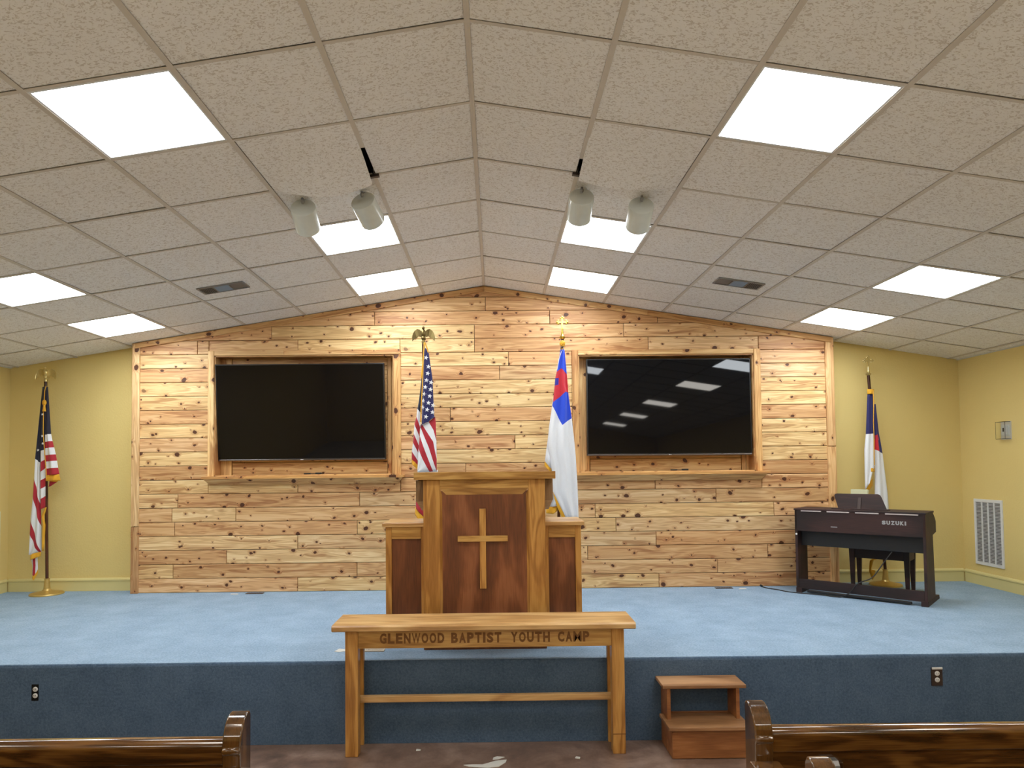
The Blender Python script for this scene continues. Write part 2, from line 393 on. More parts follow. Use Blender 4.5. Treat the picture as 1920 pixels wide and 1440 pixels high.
# ------------------------------------------------------------------ suspended ceiling
ceil = bpy.data.objects.new('ceiling', bpy.data.meshes.new('ceiling')); C.objects.link(ceil); struct(ceil)
mb = MB()
for sg in (-1, 1):
    X = 5.2*sg
    mb.add([(0, YF, ZR+.22), (X, YF, ZR-SL*5.2+.22), (X, YB+.1, ZR-SL*5.2+.22), (0, YB+.1, ZR+.22)], [(0, 1, 2, 3) if sg < 0 else (3, 2, 1, 0)])
ceil.data.from_pydata(mb.v, [], mb.f); ceil.data.materials.append(M['ceil_back'])
def cw(sg, a, Y, h): return Vector((sg*(a*math.cos(TH)+h*math.sin(TH)), Y, ZR-a*math.sin(TH)+h*math.cos(TH)))
def cmat(sg, a, Y, h=0):
    return Matrix.Translation(cw(sg, a, Y, h)) @ Matrix.Rotation(sg*TH, 4, 'Y')
AM = (5.0)/math.cos(TH)
LIGHTS = {(2, 0), (1, 3), (1, 5), (5, 3), (5, 5)}
REAR = {(5, 0), (2, -4), (5, -4), (2, -8), (5, -8), (2, -12), (5, -12)}
VENTC = (3, 4); SAG = (1, 1)
TW = .590
def tile_mesh(name, lx, ly):
    t = MB().prism([(-lx/2, -ly/2), (lx/2, -ly/2), (lx/2, ly/2), (-lx/2, ly/2)], 0, .016, 'z', front=.003)
    me = bpy.data.meshes.new(name); me.from_pydata(t.v, [], t.f); me.materials.append(M['tile']); return me
tm_full = tile_mesh('ceiling_tile', TW, TW)
# rows: j=5 is rowY(5)..rowY(6); last row runs to the wall
rows = []
for j in range(-19, 7):
    y0 = rowY(j); y1 = rowY(j+1) if j < 6 else YB
    rows.append((j, max(y0, YF), y1))
far = MB()
for sg in (-1, 1):
    lim = (XR if sg > 0 else -XL)/math.cos(TH)+.01
    for c in range(9):
        a0, a1 = c*T, min((c+1)*T, lim)
        if a1-a0 < .03: continue
        for j, y0, y1 in rows:
            if (c, j) in LIGHTS or (c, j) in REAR or y1-y0 < .05: continue
            if (c, j) == SAG: continue
            m = cmat(sg, (a0+a1)/2, (y0+y1)/2)
            lx, ly = (a1-a0)-.020, (y1-y0)-.020
            if j < -3:
                far.box((-lx/2, -ly/2, .004), (lx/2, ly/2, .015), mat=m); continue
            me = tm_full if (a1-a0 > .6 and y1-y0 > .6) else tile_mesh('ceiling_tile', lx, ly)
            o = bpy.data.objects.new('ceiling_tile', me); C.objects.link(o); o.parent = ceil
            tilt = Matrix.Rotation(R_.uniform(-.004, .004), 4, 'X') @ Matrix.Rotation(R_.uniform(-.004, .004), 4, 'Y')
            o.matrix_world = m @ Matrix.Translation((0, R_.uniform(-.003, .003), .001+R_.uniform(0, .002))) @ tilt @ (Matrix.Rotation(PI, 4, 'Z') if R_.random() < .5 else Matrix())
o = far.build('ceiling_tile', M['tile'], ceil); o['kind'] = 'stuff'
# sagging tiles: a curved sheet, the far edge drooping towards the ridge-side corner
for sg in (-1, 1):
    c, j = SAG; y0, y1 = rowY(j), rowY(j+1); n = 12; mb = MB(); vv = []
    cor, mid = (.062, .075) if sg < 0 else (.046, .05)
    for h in (0, .014):
        for iy in range(n+1):
            v = iy/n
            for ix in range(n+1):
                u = ix/n                                # u=0 on the ridge side
                droop = (cor*(1-u)+mid*.9*math.sin(PI*u)*(1-.35*u))*v**1.7
                p = cw(sg, (c+(.02 if sg < 0 else .012)+u*(.955 if sg < 0 else .963))*T, y0+.012+(T-.014)*v, 0)
                vv.append(p+Vector((0, 0, -droop+h+.002)))
    k = (n+1)**2; fs = []
    for iy in range(n):
        for ix in range(n):
            q = iy*(n+1)+ix; a = (q, q+1, q+n+2, q+n+1)
            fs += [a, tuple(i+k for i in reversed(a))]
    ed = [i for i in range(n+1)]+[(i+1)*(n+1)+n for i in range(n)]+[n*(n+1)+n-1-i for i in range(n)]+[(n-1-i)*(n+1) for i in range(n-1)]
    for a, b in zip(ed, ed[1:]+ed[:1]): fs.append((a, b, b+k, a+k))
    ce = cw(sg, (c+.5)*T, (y0+y1)/2, 0)
    o = mb.add([v-ce for v in vv], fs).build('ceiling_tile', M['tile'], ceil, loc=ce, smooth=60)
    bm = bmesh.new(); bm.from_mesh(o.data); bmesh.ops.recalc_face_normals(bm, faces=bm.faces); bm.to_mesh(o.data); bm.free()
    o['label'] = 'sagging tile above the spotlights'
    # bent end of the runner beside the gap
    g = MB(); g.box((-.03, -.012, -.016), (.03, .012, -.001), mat=cmat(sg, T*1.0, y1, 0)); g.build('bent_tee_end', M['bronze'], ceil)
# runners (along the depth) and cross tees
def runner(pf, y0, y1, name='runner'):
    MB().add(*pf(y0, y1)).build(name, M['tee'], ceil)
for sg in (-1, 1):
    for c in range(1, 9):
        m = cmat(sg, c*T, 0)
        b = MB()
        segs = [(YF, rowY(1)+(.27 if sg < 0 else .42)), (rowY(2)+.0, YB)] if c == 1 else [(YF, YB)]
        for y0, y1 in segs:
            b.box((-.0125, y0, -.003), (.0125, y1, 0), mat=m); b.box((-.0015, y0, 0), (.0015, y1, .035), mat=m)
        b.build('runner', M['tee'], ceil)
b = MB()
for sg in (-1, 1):
    m = cmat(sg, 0, 0); b.box((0, YF, -.003), (.0125, YB, 0), mat=m) if sg > 0 else b.box((-.0125, YF, -.003), (0, YB, 0), mat=m)
b.build('ridge_runner', M['tee'], ceil)
b = MB()
for sg in (-1, 1):
    for j in range(-19, 7):
        y = rowY(j)
        if y < YF: continue
        for c in range(9):
            a0, a1 = c*T+.0125, min((c+1)*T-.0125, 5.0)
            m = cmat(sg, (a0+a1)/2, y); L = (a1-a0)/2
            if (c, j) == (1, 2): continue
            b.box((-L, -.009, -.002), (L, .009, .0005), mat=m)
o = b.build('cross_tee', M['tee'], ceil); o['kind'] = 'stuff'
# wall angle
for sg, X in ((-1, XL), (1, XR)):
    b = MB(); a = abs(X)/math.cos(TH); m = cmat(sg, a, 0)
    b.box((-.022, YF, -.003), (.004, YB, 0), mat=m) if sg > 0 else b.box((-.004, YF, -.003), (.022, YB, 0), mat=m)
    b.build('wall_angle', M['white'], ceil)

# ------------------------------------------------------------------ ceiling light panels
names = {(-1, 2, 0): 'large bright square light panel nearest on the left slope of the ceiling',
         (1, 2, 0): 'large bright square light panel nearest on the right slope of the ceiling',
         (-1, 1, 3): 'light panel behind the two spotlights left of the ridge',
         (1, 1, 3): 'light panel behind the two spotlights right of the ridge',
         (-1, 1, 5): 'light panel left of the ridge closest to the timber wall',
         (1, 1, 5): 'light panel right of the ridge closest to the timber wall',
         (-1, 5, 3): 'outer left light panel cut by the left edge of the picture',
         (1, 5, 3): 'outer right light panel, the nearer of two above the right flag',
         (-1, 5, 5): 'outer left light panel closest to the back wall above the left flag',
         (1, 5, 5): 'outer right light panel, the farther of two, closest to the back wall'}
for sg in (-1, 1):
    for (c, j) in sorted(LIGHTS | REAR):
        rear = (c, j) in REAR
        lab = names.get((sg, c, j)) or 'light panel behind the viewpoint, seen only as reflections in the screens'
        t = thing('ceiling_light', lab, 'light panel', group='rear ceiling light panels' if rear else 'light panels in the ceiling grid')
        t.matrix_world = cmat(sg, (c+.5)*T, (rowY(j)+rowY(j+1))/2)
        h = .295
        b = MB()
        for a_, b_ in (((-h, -h), (h, -h+.012)), ((-h, h-.012), (h, h)), ((-h, -h+.012), (-h+.012, h-.012)), ((h-.012, -h+.012), (h, h-.012))):
            b.box((a_[0], a_[1], -.001), (b_[0], b_[1], .05))
        b.box((-h+.012, -h+.012, .044), (h-.012, h-.012, .05)); b.build('frame', M['white'], t)
        MB().box((-h+.012, -h+.012, .004), (h-.012, h-.012, .008)).build('diffuser', M['rpanel' if rear else 'panel'], t)
# ------------------------------------------------------------------ supply registers in the ceiling
for sg in (-1, 1):
    ctr = cmat(sg, 3.53*T, (rowY(4)+rowY(5))/2+(0.03))
    t = thing('ceiling_register', 'small three-section metal air register in a ceiling tile %s of the ridge' % ('left' if sg < 0 else 'right'), 'air vent', group='ceiling air registers')
    t.matrix_world = ctr
    w2, d2 = .19, .085
    b = MB()
    for q in ((-w2, -d2, w2, -d2+.016), (-w2, d2-.016, w2, d2), (-w2, -d2+.016, -w2+.016, d2-.016), (w2-.016, -d2+.016, w2, d2-.016), (-.068, -d2+.016, -.058, d2-.016), (.058, -d2+.016, .068, d2-.016)):
        b.box((q[0], q[1], -.009), (q[2], q[3], .001))
    b.build('frame', M['grey'], t)
    MB().box((-w2+.01, -d2+.01, -.002), (w2-.01, d2-.01, -.0005)).build('duct_opening', M['vent_dark'], t)
    for k in range(7):
        for x0, side in ((-.174, 0), (.068, 0)):
            x = x0+.008+k*.0148; mm = Matrix.Translation((x, 0, -.005)) @ Matrix.Rotation(.6 if x0 < 0 else -.6, 4, 'Y')
            MB().box((-.0055, -d2+.016, -.0008), (.0055, d2-.016, .0008), mat=mm).build('slat', M['grey'], t)
    for k in range(8):
        y = -.06+k*.017; mm = Matrix.Translation((0, y, -.005)) @ Matrix.Rotation(-.6, 4, 'X')
        MB().box((-.058, -.006, -.0008), (.058, .006, .0008), mat=mm).build('slat', M['grey'], t)

# ------------------------------------------------------------------ timber wall
WX0, WX1 = -3.535, 3.53
NL = (-2.722, 1.155, -.915, 2.37)      # niche openings x0,z0,x1,z1
NR = (.945, 1.155, 2.722, 2.345)
core = MB()
xs = [WX0, NL[0], NL[2], NR[0], NR[2], WX1]
def core_piece(x0, z0, x1, z1):
    p = roofclip(rect(x0, z0, x1, z1), .004)
    if len(p) > 2: core.prism(p, 0, YB, 'y')
for i in (0, 2, 4): core_piece(xs[i], 0, xs[i+1], 4)
for N in (NL, NR): core_piece(N[0], 0, N[2], N[1]); core_piece(N[0], N[3], N[2], 4)
wf = struct(core.build('wall_front', M['core']))
RH = .1404
tints = [(1, .97, .90), (1.07, 1.07, .98), (.96, .85, .72), (.88, .74, .60), (1.05, 1.02, .86), (.97, .83, .70), (1.1, 1.1, .94), (.84, .67, .52), (1.0, .90, .76), (.93, .79, .66), (1.02, .9, .8)]
def pz(v): return .1404*v
L4 = lambda u: (240+u/2.482-907.5)/185.6+.0
jl = lambda u: L4(u)
jr = lambda u: (900+u/2.483-907.5)/185.6
joints = {0: [jl(787), jr(815)], 1: [jl(215), jl(1060), jr(1087)], 2: [jl(460), jr(487), jr(1322)], 3: [jl(787), jr(805)], 4: [jl(220), jl(1062), jr(620)],
          5: [jl(208), jl(502), jr(525), jr(1355)], 6: [jl(235), jl(1073), jr(1087)], 7: [jl(788), jr(805)],
          8: [-.2], 9: [], 10: [.3], 11: [], 12: [-.35], 13: [], 14: [], 15: [.15], 16: [jr(130)],
          17: [jl(322), jl(788), jl(1610), jr(785), jr(1300)], 18: [jl(665), jl(1610), jr(670)], 19: [jl(1145), jr(325), jr(830)], 20: [jl(1663)], 21: [-.3]}
def plank(x0, z0, x1, z1, tint, mat='plank', y0=-.022, y1=-.001, name='plank', parent=None, gap=.0022, front=.0045, rc=.006):
    p = rect(x0+gap, z0+gap, x1-gap, z1-gap); p = roofclip(p, rc) if rc is not None else p
    if len(p) < 3 or (name == 'plank' and max(q[0] for q in p)-min(q[0] for q in p) < .03): return
    zz = [q[1] for q in p]
    if max(zz)-min(zz) < .009: return
    lo = (x0, z0)
    p = [(q[0]-lo[0], q[1]-lo[1]) for q in p]
    o = MB().prism(p, y0, y1, 'y', front=front).build(name, M[mat], parent or wf, loc=(lo[0], 0, lo[1]))
    t = tint or R_.choice(tints); k = R_.uniform(.93, 1.03); o.color = (t[0]*k, t[1]*k, t[2]*k, 1)
    return o
CUTS = [(NL[0]-.06, NL[2]+.06, NL[1]-.05, NL[3]+.045), (NR[0]-.06, NR[2]+.06, NR[1]-.05, NR[3]+.045)]
for k in range(22):
    z0, z1 = k*RH, (k+1)*RH
    xsj = [WX0+.02]+sorted(joints.get(k, []))+[WX1-.02]
    for a, b in zip(xsj, xsj[1:]):
        t = R_.choice(tints)
        if k == 18 and a > 1.5: t = (.80, .66, .50)
        segs = [(a, b, z0, z1)]
        for c0, c1, d0, d1 in CUTS:
            new = []
            for (p, q, e, f) in segs:
                if e >= d1-.004 or f <= d0+.004 or q <= c0 or p >= c1: new.append((p, q, e, f)); continue
                if p < c0: new.append((p, c0, e, f))
                if q > c1: new.append((c1, q, e, f))
                if f > d1: new.append((max(p, c0), min(q, c1), d1, f))
                if e < d0: new.append((max(p, c0), min(q, c1), e, d0))
            segs = new
        for (p, q, e, f) in segs: plank(p, e, q, f, t)
# edge trims
def tb(x0, z0, x1, z1, mat='board_v', y0=-.042, y1=-.022, tint=None, rc=.004): return plank(x0, z0, x1, z1, tint, mat, y0, y1, 'trim_board', gap=.0005, front=.003, rc=rc)
tb(-3.545, .665, -3.47, 2.6, tint=(1.02, .98, .88)); tb(-3.545, 0, -3.47, .66, tint=(.74, .62, .52))
tb(3.45, 1.40, 3.535, 2.6, tint=(1.0, .88, .72)); tb(3.45, 0, 3.535, 1.395, tint=(1.0, .86, .68))
for sg, x0, x1, t in ((-1, 0.0, 1.25, (.85, .7, .52)), (-1, 1.25, 3.52, (.98, .88, .72)), (1, 0.0, 1.66, (.98, .88, .7)), (1, 1.66, 3.52, (.86, .72, .52))):
    m = cmat(sg, 0, 0, 0)
    a0, a1 = x0/math.cos(TH), x1/math.cos(TH); b = MB()
    pts = [(a0, -.058), (a1, -.058), (a1, -.004), (a0, -.004)]
    if sg < 0: pts = [(-p[0], p[1]) for p in pts]
    # local prism: x along the slope, z normal
    o = MB().prism(pts, -.046, -.0225, 'y', front=.003).build('slope_trim', M['plank'], wf); o.matrix_world = m; o.color = (t[0]*.92, t[1]*.88, t[2]*.82, 1)
# side returns covering the thickness of the timber wall
for X, sg in ((WX0, -1), (WX1, 1)):
    for z0, z1 in ((0, .66), (.662, 2.47)):
        o = MB().box((0, -.022, z0+.001), (sg*.012, YB, min(z1, zc(X)-.01))).build('side_board', M['board_v'], wf, loc=(X, 0, 0)); o.color = (.9, .78, .6, 1)
# niches
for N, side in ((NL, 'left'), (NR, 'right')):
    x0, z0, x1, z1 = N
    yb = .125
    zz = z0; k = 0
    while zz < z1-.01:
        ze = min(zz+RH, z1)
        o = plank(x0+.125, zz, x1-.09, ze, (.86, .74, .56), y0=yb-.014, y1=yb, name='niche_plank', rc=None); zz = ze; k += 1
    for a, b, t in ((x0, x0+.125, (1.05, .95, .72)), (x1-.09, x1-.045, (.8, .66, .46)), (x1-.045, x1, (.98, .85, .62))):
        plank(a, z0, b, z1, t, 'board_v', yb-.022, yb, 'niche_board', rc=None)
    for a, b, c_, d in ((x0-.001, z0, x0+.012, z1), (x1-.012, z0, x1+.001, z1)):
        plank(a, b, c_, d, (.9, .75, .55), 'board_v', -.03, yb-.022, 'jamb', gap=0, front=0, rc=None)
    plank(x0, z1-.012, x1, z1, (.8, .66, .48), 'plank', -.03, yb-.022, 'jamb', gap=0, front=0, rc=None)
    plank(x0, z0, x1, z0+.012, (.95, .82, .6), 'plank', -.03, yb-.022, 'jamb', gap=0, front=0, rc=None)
    fw = .062
    # frame round the opening
    tl = (1.06, 1.02, .9)
    plank(x0-fw, z0, x0, z1+fw-.012, (1.06, 1.0, .80) if side == 'left' else (.95, .8, .58), 'board_v', -.044, -.0225, 'frame_board', gap=0, rc=None)
    plank(x1, z0, x1+fw+.006, z1+fw-.012 if side == 'right' else z1-.002, (1.0, .84, .58), 'board_v', -.044, -.0225, 'frame_board', gap=0, rc=None)
    if side == 'left':
        plank(x0+.001, z1, x0+.70, z1+.05, (1.06, 1.0, .82), 'plank', -.044, -.0225, 'frame_board', gap=0, rc=None)
        plank(x0+.70, z1, x1+fw+.006, z1+.05, (1.0, .86, .66), 'plank', -.044, -.0225, 'frame_board', gap=0, rc=None)
    else: plank(x0+.001, z1, x1-.001, z1+.05, (1.0, .9, .7), 'plank', -.044, -.0225, 'frame_board', gap=0, rc=None)
    # sill shelf and its tapered apron
    o = MB().box((-.06-fw+.04, -.135, -.026), (x1-x0+.105, -.0225, 0)).build('sill', M['sill'], wf, loc=(x0, 0, z0+.002), bevel=.002); o.color = (1.05, .95, .75, 1)
    L = x1-x0; ap = MB()
    zt, zb = -.0262, -.085
    ap.add([(-.075, -.115, zt), (L+.085, -.115, zt), (L+.085, -.0225, zt), (-.075, -.0225, zt), (-.03, -.05, zb), (L+.04, -.05, zb), (L+.04, -.0225, zb), (-.03, -.0225, zb)],
           [(0, 1, 2, 3), (7, 6, 5, 4), (0, 4, 5, 1), (1, 5, 6, 2), (3, 7, 4, 0), (2, 6, 7, 3)])
    o = ap.build('sill_apron', M['plank'], wf, loc=(x0, 0, z0+.002)); o.color = (.95, .83, .62, 1)

# ------------------------------------------------------------------ televisions
def tv(label, cx, cz, W, H, Y, tilt, roll):
    t = thing('television', label, 'television', group='wall televisions'); t.location = (cx, Y, cz); t.rotation_euler = (tilt, roll, 0)
    MB().box((-W/2, -.022, -H/2), (W/2, .03, H/2)).build('casing', M['bezel'], t, bevel=.003)
    MB().box((-W/2+.011, -.024, -H/2+.022), (W/2-.011, -.0205, H/2-.011)).build('screen', M['screen'], t)
    MB().box((-W/2+.004, -.0265, -H/2+.001), (W/2-.004, -.02, -H/2+.014)).build('silver_strip', M['silver'], t, bevel=.002)
    MB().box((-W*.3, .03, -H*.32), (W*.3, .050, H*.3)).build('rear_housing', M['bezel'], t, bevel=.006)
    b = MB(); b.tube([(-.012, -.028, -H/2+.008), (-.004, -.028, -H/2+.008)], .0045, 8); b.tube([(.0, -.028, -H/2+.008), (.014, -.028, -H/2+.008)], .003, 6)
    b.build('maker_mark', M['white'], t)
    for x in (-W*.25, W*.25): MB().box((x-.02, .045, -.2), (x+.02, .0995-Y*.0-abs(Y)*.0-.02, .2)).build('wall_bracket', M['grey'], t)
    return t
a, b_ = at(406.5, 684, -.01), at(722, 861.5, -.01)
tv('large black television in the left timber niche, nearly reflection free', (a.x+b_.x)/2, (a.z+b_.z)/2, b_.x-a.x, a.z-b_.z, .01, math.radians(5.5), 0)
a, b_ = at(1099, 673.5, -.01), at(1411, 852, -.01)
tv('large black television in the right timber niche reflecting ceiling lights', (a.x+b_.x)/2, (a.z+b_.z)/2, b_.x-a.x, a.z-b_.z, .015, -math.radians(.6), .004)
for (px, py), lab in (((585, 885), 'small dark gadget lying on the left niche sill under the screen'), ((1272, 878), 'small dark gadget with two loops on the right niche sill')):
    p = at(px, py, .03); z = 1.155+.0125
    t = thing('remote_control', lab, 'remote', (p.x, .03, z), group='gadgets on the niche sills')
    MB().box((-.08, -.012, 0), (-.012, .012, .014)).build('body', M['blackp'], t, bevel=.004)
    MB().tube([(-.012, 0, .006), (.02, -.004, .006), (.035, 0, .006)], .004, 6).build('cable', M['blackp'], t)
    MB().box((.035, -.014, 0), (.1, .014, .018)).build('end_plug', M['blackp'], t, bevel=.004)

# ------------------------------------------------------------------ ceiling spotlights
spots = [((570, 366), (573, 409), 4, 'spotlight outermost on the left of the ridge', -1), ((683, 360), (690, 396), -16, 'tilted spotlight close to the ridge on the left', -1),
         ((1093, 345), (1088, 389), 0, 'spotlight close to the ridge on the right', 1), ((1205, 362), (1199, 405), -2, 'spotlight outermost on the right of the ridge', 1)]
for (sx, sy), (cx_, cy_), lean, lab, sg in spots:
    Y = -2.62
    c = at(cx_, cy_, Y); top = Vector((c.x+(sx-cx_)*.0030, Y, 0)); top.z = zc(top.x)
    t = thing('spotlight', 'white cylinder '+lab, 'spotlight', (top.x, top.y, top.z), group='cylinder spotlights hanging from the ceiling')
    cl = c-Vector(top)
    MB().lathe([(.028, -.012), (.03, -.006), (.03, 0)], n=16).build('ceiling_plate', M['white'], t, smooth=40)
    # axis points down and towards the stage
    q = Vector((math.sin(math.radians(-lean)), 1.0, -.54)).normalized()
    ax = Vector((0, 0, 1)).rotation_difference(q).to_matrix().to_4x4()
    mm = Matrix.Translation(cl) @ ax
    stem = cl+q*(-.088)+Vector((0, -.012, .045))
    MB().tube([(0, 0, -.006), (stem.x*.5, stem.y*.5, stem.z*.6), (stem.x, stem.y, stem.z), tuple(stem+Vector((0, .01, -.03)))], .008, 10).build('stem', M['grey'], t, smooth=60)
    r = .077
    MB().lathe([(0.001, -.084), (r-.008, -.084), (r-.002, -.081), (r, -.075), (r, .082), (r-.004, .086), (r-.008, .086), (r-.008, .05)], n=40, mat=mm).build('housing', M['offwhite'], t, smooth=35)
    MB().lathe([(.001, .04), (r-.009, .045), (r-.009, .05), (.001, .052)], n=24, mat=mm).build('lens', M['white'], t)
    MB().ball(tuple(stem+Vector((0, .006, -.014))), .013).build('knuckle', M['grey'], t, smooth=60)

# ------------------------------------------------------------------ flags
def cloth(parent, name, mat_of, rows, cols, Y0, bulge=.03, amp=.012, k=2.0, ph=0.0, nu=18, nv=5, org=(0, 0, 0), twist=0.0, wave=0.0):
    """rows: photo polylines from top to bottom; cols[i]: colour key of the band under row i, or a list of (colour, u0, u1)."""
    org = Vector(org)
    def lerp(poly, u):
        s_ = u*(len(poly)-1); i = min(int(s_), len(poly)-2); f = s_-i
        return (poly[i][0]+(poly[i+1][0]-poly[i][0])*f, poly[i][1]+(poly[i+1][1]-poly[i][1])*f)
    keys = []; ys0 = min(p[1] for p in rows[0]); ys1 = max(p[1] for p in rows[-1])
    def pt(i, v, u):
        p, q = lerp(rows[i], u), lerp(rows[min(i+1, len(rows)-1)], u); x, y = p[0]+(q[0]-p[0])*v, p[1]+(q[1]-p[1])*v
        g = min(1, max(0, (y-ys0)/max(1, ys1-ys0))); gg = .25+.75*min(1, g*1.6)
        dy = -bulge*math.sin(PI*u)*gg + amp*gg*math.cos(2*PI*k*u+ph+g*1.5) + twist*(u-.5)
        P = at(x+wave*math.sin(y*.03+u*2), y, Y0)
        return Vector((P.x, Y0+dy, P.z))
    mb = MB(); vv = []; nb = len(rows)-1; idx = {}
    for i in range(nb):
        for iv in range(nv+1):
            for iu in range(nu+1): idx[(i, iv, iu)] = len(vv); vv.append(pt(i, iv/nv, iu/nu)-org)
    fs = []; mi = []
    for i in range(nb):
        for iv in range(nv):
            for iu in range(nu):
                u = (iu+.5)/nu; c = cols[i]
                if isinstance(c, list):
                    for cc, a, b in c:
                        if a <= u < b: ckey = cc
                else: ckey = c
                if ckey not in keys: keys.append(ckey)
                fs.append((idx[(i, iv, iu)], idx[(i, iv+1, iu)], idx[(i, iv+1, iu+1)], idx[(i, iv, iu+1)])); mi.append(keys.index(ckey))
    mb.v = [tuple(v) for v in vv]; mb.f = fs; mb.mi = mi
    o = mb.build(name, [M[kk] for kk in keys], parent, smooth=180)
    bm = bmesh.new(); bm.from_mesh(o.data); bmesh.ops.remove_doubles(bm, verts=bm.verts, dist=.0001); bm.to_mesh(o.data); bm.free()
    sd = o.modifiers.new('solidify', 'SOLIDIFY'); sd.thickness = .0022; sd.offset = 0
    return pt
def star(parent, px, py, Y, r, org, rot=0.0, mat='wcloth'):
    P = at(px, py, Y)-Vector(org); pts = []
    for i in range(10):
        a = PI/2+i*PI/5+rot; rr = r if i % 2 == 0 else r*.42; pts.append((rr*math.cos(a), rr*math.sin(a)))
    vv = [(p[0], -.001, p[1]) for p in pts]+[(0, -.004, 0)]+[(p[0], .001, p[1]) for p in pts]
    fs = [(i, (i+1) % 10, 10) for i in range(10)]+[((i+1) % 10, i, 11+i, 11+(i+1) % 10) for i in range(10)]+[tuple(11+i for i in reversed(range(10)))]
    MB().add(vv, fs).build('star', M[mat], parent, loc=P)
def eagle(t, p, sc, mat):
    # perched eagle with lowered wings on a ball
    b = MB(); p = Vector(p)
    b.ball(p+Vector((0, 0, .03*sc)), .022*sc, 14)
    b.ball(p+Vector((0, 0, .075*sc)), (.022*sc, .024*sc, .042*sc), 14)
    b.ball(p+Vector((0, -.008*sc, .125*sc)), (.014*sc, .018*sc, .016*sc), 12)
    b.tube([p+Vector((0, -.02*sc, .126*sc)), p+Vector((.0, -.042*sc, .118*sc))], [.008*sc, .002*sc], 8)
    b.tube([p+Vector((0, 0, .11*sc)), p+Vector((0, .004*sc, .05*sc))], [.012*sc, .02*sc], 10)
    b.tube([p+Vector((0, .01*sc, .05*sc)), p+Vector((0, .03*sc, .02*sc))], [.014*sc, .02*sc], 8)
    b.build('eagle_body', mat, t, smooth=60)
    for sg in (-1, 1):
        w = MB(); top = [(0.012, .085), (.035, .112), (.06, .118), (.085, .10), (.10, .072), (.108, .035)]
        bot = [(.012, .045), (.03, .052), (.045, .05), (.062, .042), (.08, .028), (.104, .012)]
        # feathered lower edge
        vv = []
        for i, ((x0, z0), (x1, z1)) in enumerate(zip(top, bot)):
            zz = z1-(.010 if i % 2 else 0)
            yy = .012*math.sin(i/5*PI)
            vv += [p+Vector((sg*x0*sc, (yy-.006)*sc, z0*sc)), p+Vector((sg*x1*sc, (yy-.004)*sc, zz*sc)), p+Vector((sg*x0*sc, (yy+.006)*sc, z0*sc)), p+Vector((sg*x1*sc, (yy+.004)*sc, zz*sc))]
        fs = []
        for i in range(5):
            a = i*4; fs += [(a, a+1, a+5, a+4), (a+2, a+6, a+7, a+3), (a, a+4, a+6, a+2), (a+1, a+3, a+7, a+5)]
        fs += [(0, 2, 3, 1), (20, 21, 23, 22)]
        w.add(vv, fs); o = w.build('wing', mat, t)
        bm = bmesh.new(); bm.from_mesh(o.data); bmesh.ops.recalc_face_normals(bm, faces=bm.faces); bm.to_mesh(o.data); bm.free()
def budded_cross(t, p, sc, mat):
    b = MB(); p = Vector(p)
    b.lathe([(.012*sc, 0), (.020*sc, .006*sc), (.022*sc, .016*sc), (.012*sc, .024*sc), (.009*sc, .04*sc), (.006*sc, .08*sc)], c=tuple(p), n=14)
    b.build('finial_socket', mat, t, smooth=50)
    c = MB(); z = .125*sc
    c.box(p+Vector((-.006*sc, -.005*sc, .075*sc)), p+Vector((.006*sc, .005*sc, z+.03*sc)))
    c.box(p+Vector((-.032*sc, -.0045*sc, z-.006*sc)), p+Vector((.032*sc, .0045*sc, z+.006*sc)))
    for dx, dz in ((0, .034), (-.034, 0), (.034, 0)):
        ex, ez = (1, 0) if dx == 0 else (0, 1)
        c.ball(p+Vector((dx*sc*1.1, 0, z+dz*sc*1.1)), (.009*sc, .006*sc, .009*sc), 10)
        for s2 in (-1, 1): c.ball(p+Vector(((dx*.85+ex*s2*.011)*sc, 0, z+(dz*.85+ez*s2*.011)*sc)), (.0075*sc, .005*sc, .0075*sc), 10)
    c.build('cross', mat, t, smooth=50)
def stand(t, r=.15, mat='standbrass'):
    MB().lathe([(r, 0), (r, .008), (r*.96, .016), (r*.6, .028), (r*.28, .04), (r*.2, .055), (.024, .12), (.022, .15), (.026, .152), (.026, .158), (.015, .158)], n=40).build('stand_base', M[mat], t, smooth=30)
def cord(t, pts, r=.004, name='cord', mat='gold'):
    MB().tube(pts, r, 6).build(name, M[mat], t, smooth=60)
def tassel(t, p):
    MB().lathe([(.003, 0), (.010, -.012), (.009, -.02), (.016, -.07), (.002, -.072)], c=tuple(p), n=10).build('tassel', M['gold'], t, smooth=40)
def Z1(x, y): return (30+x/3.2, 680+y/3.2)           # points read off the enlargements
def Z2(x, y): return (740+x/3.694, 590+y/3.694)
def Z3(x, y): return (980+x/3.6, 590+y/3.6)
def Z4(x, y): return (1560+x/3.064, 660+y/3.064)
def zs(f, rows): return [[f(*p) for p in r] for r in rows]

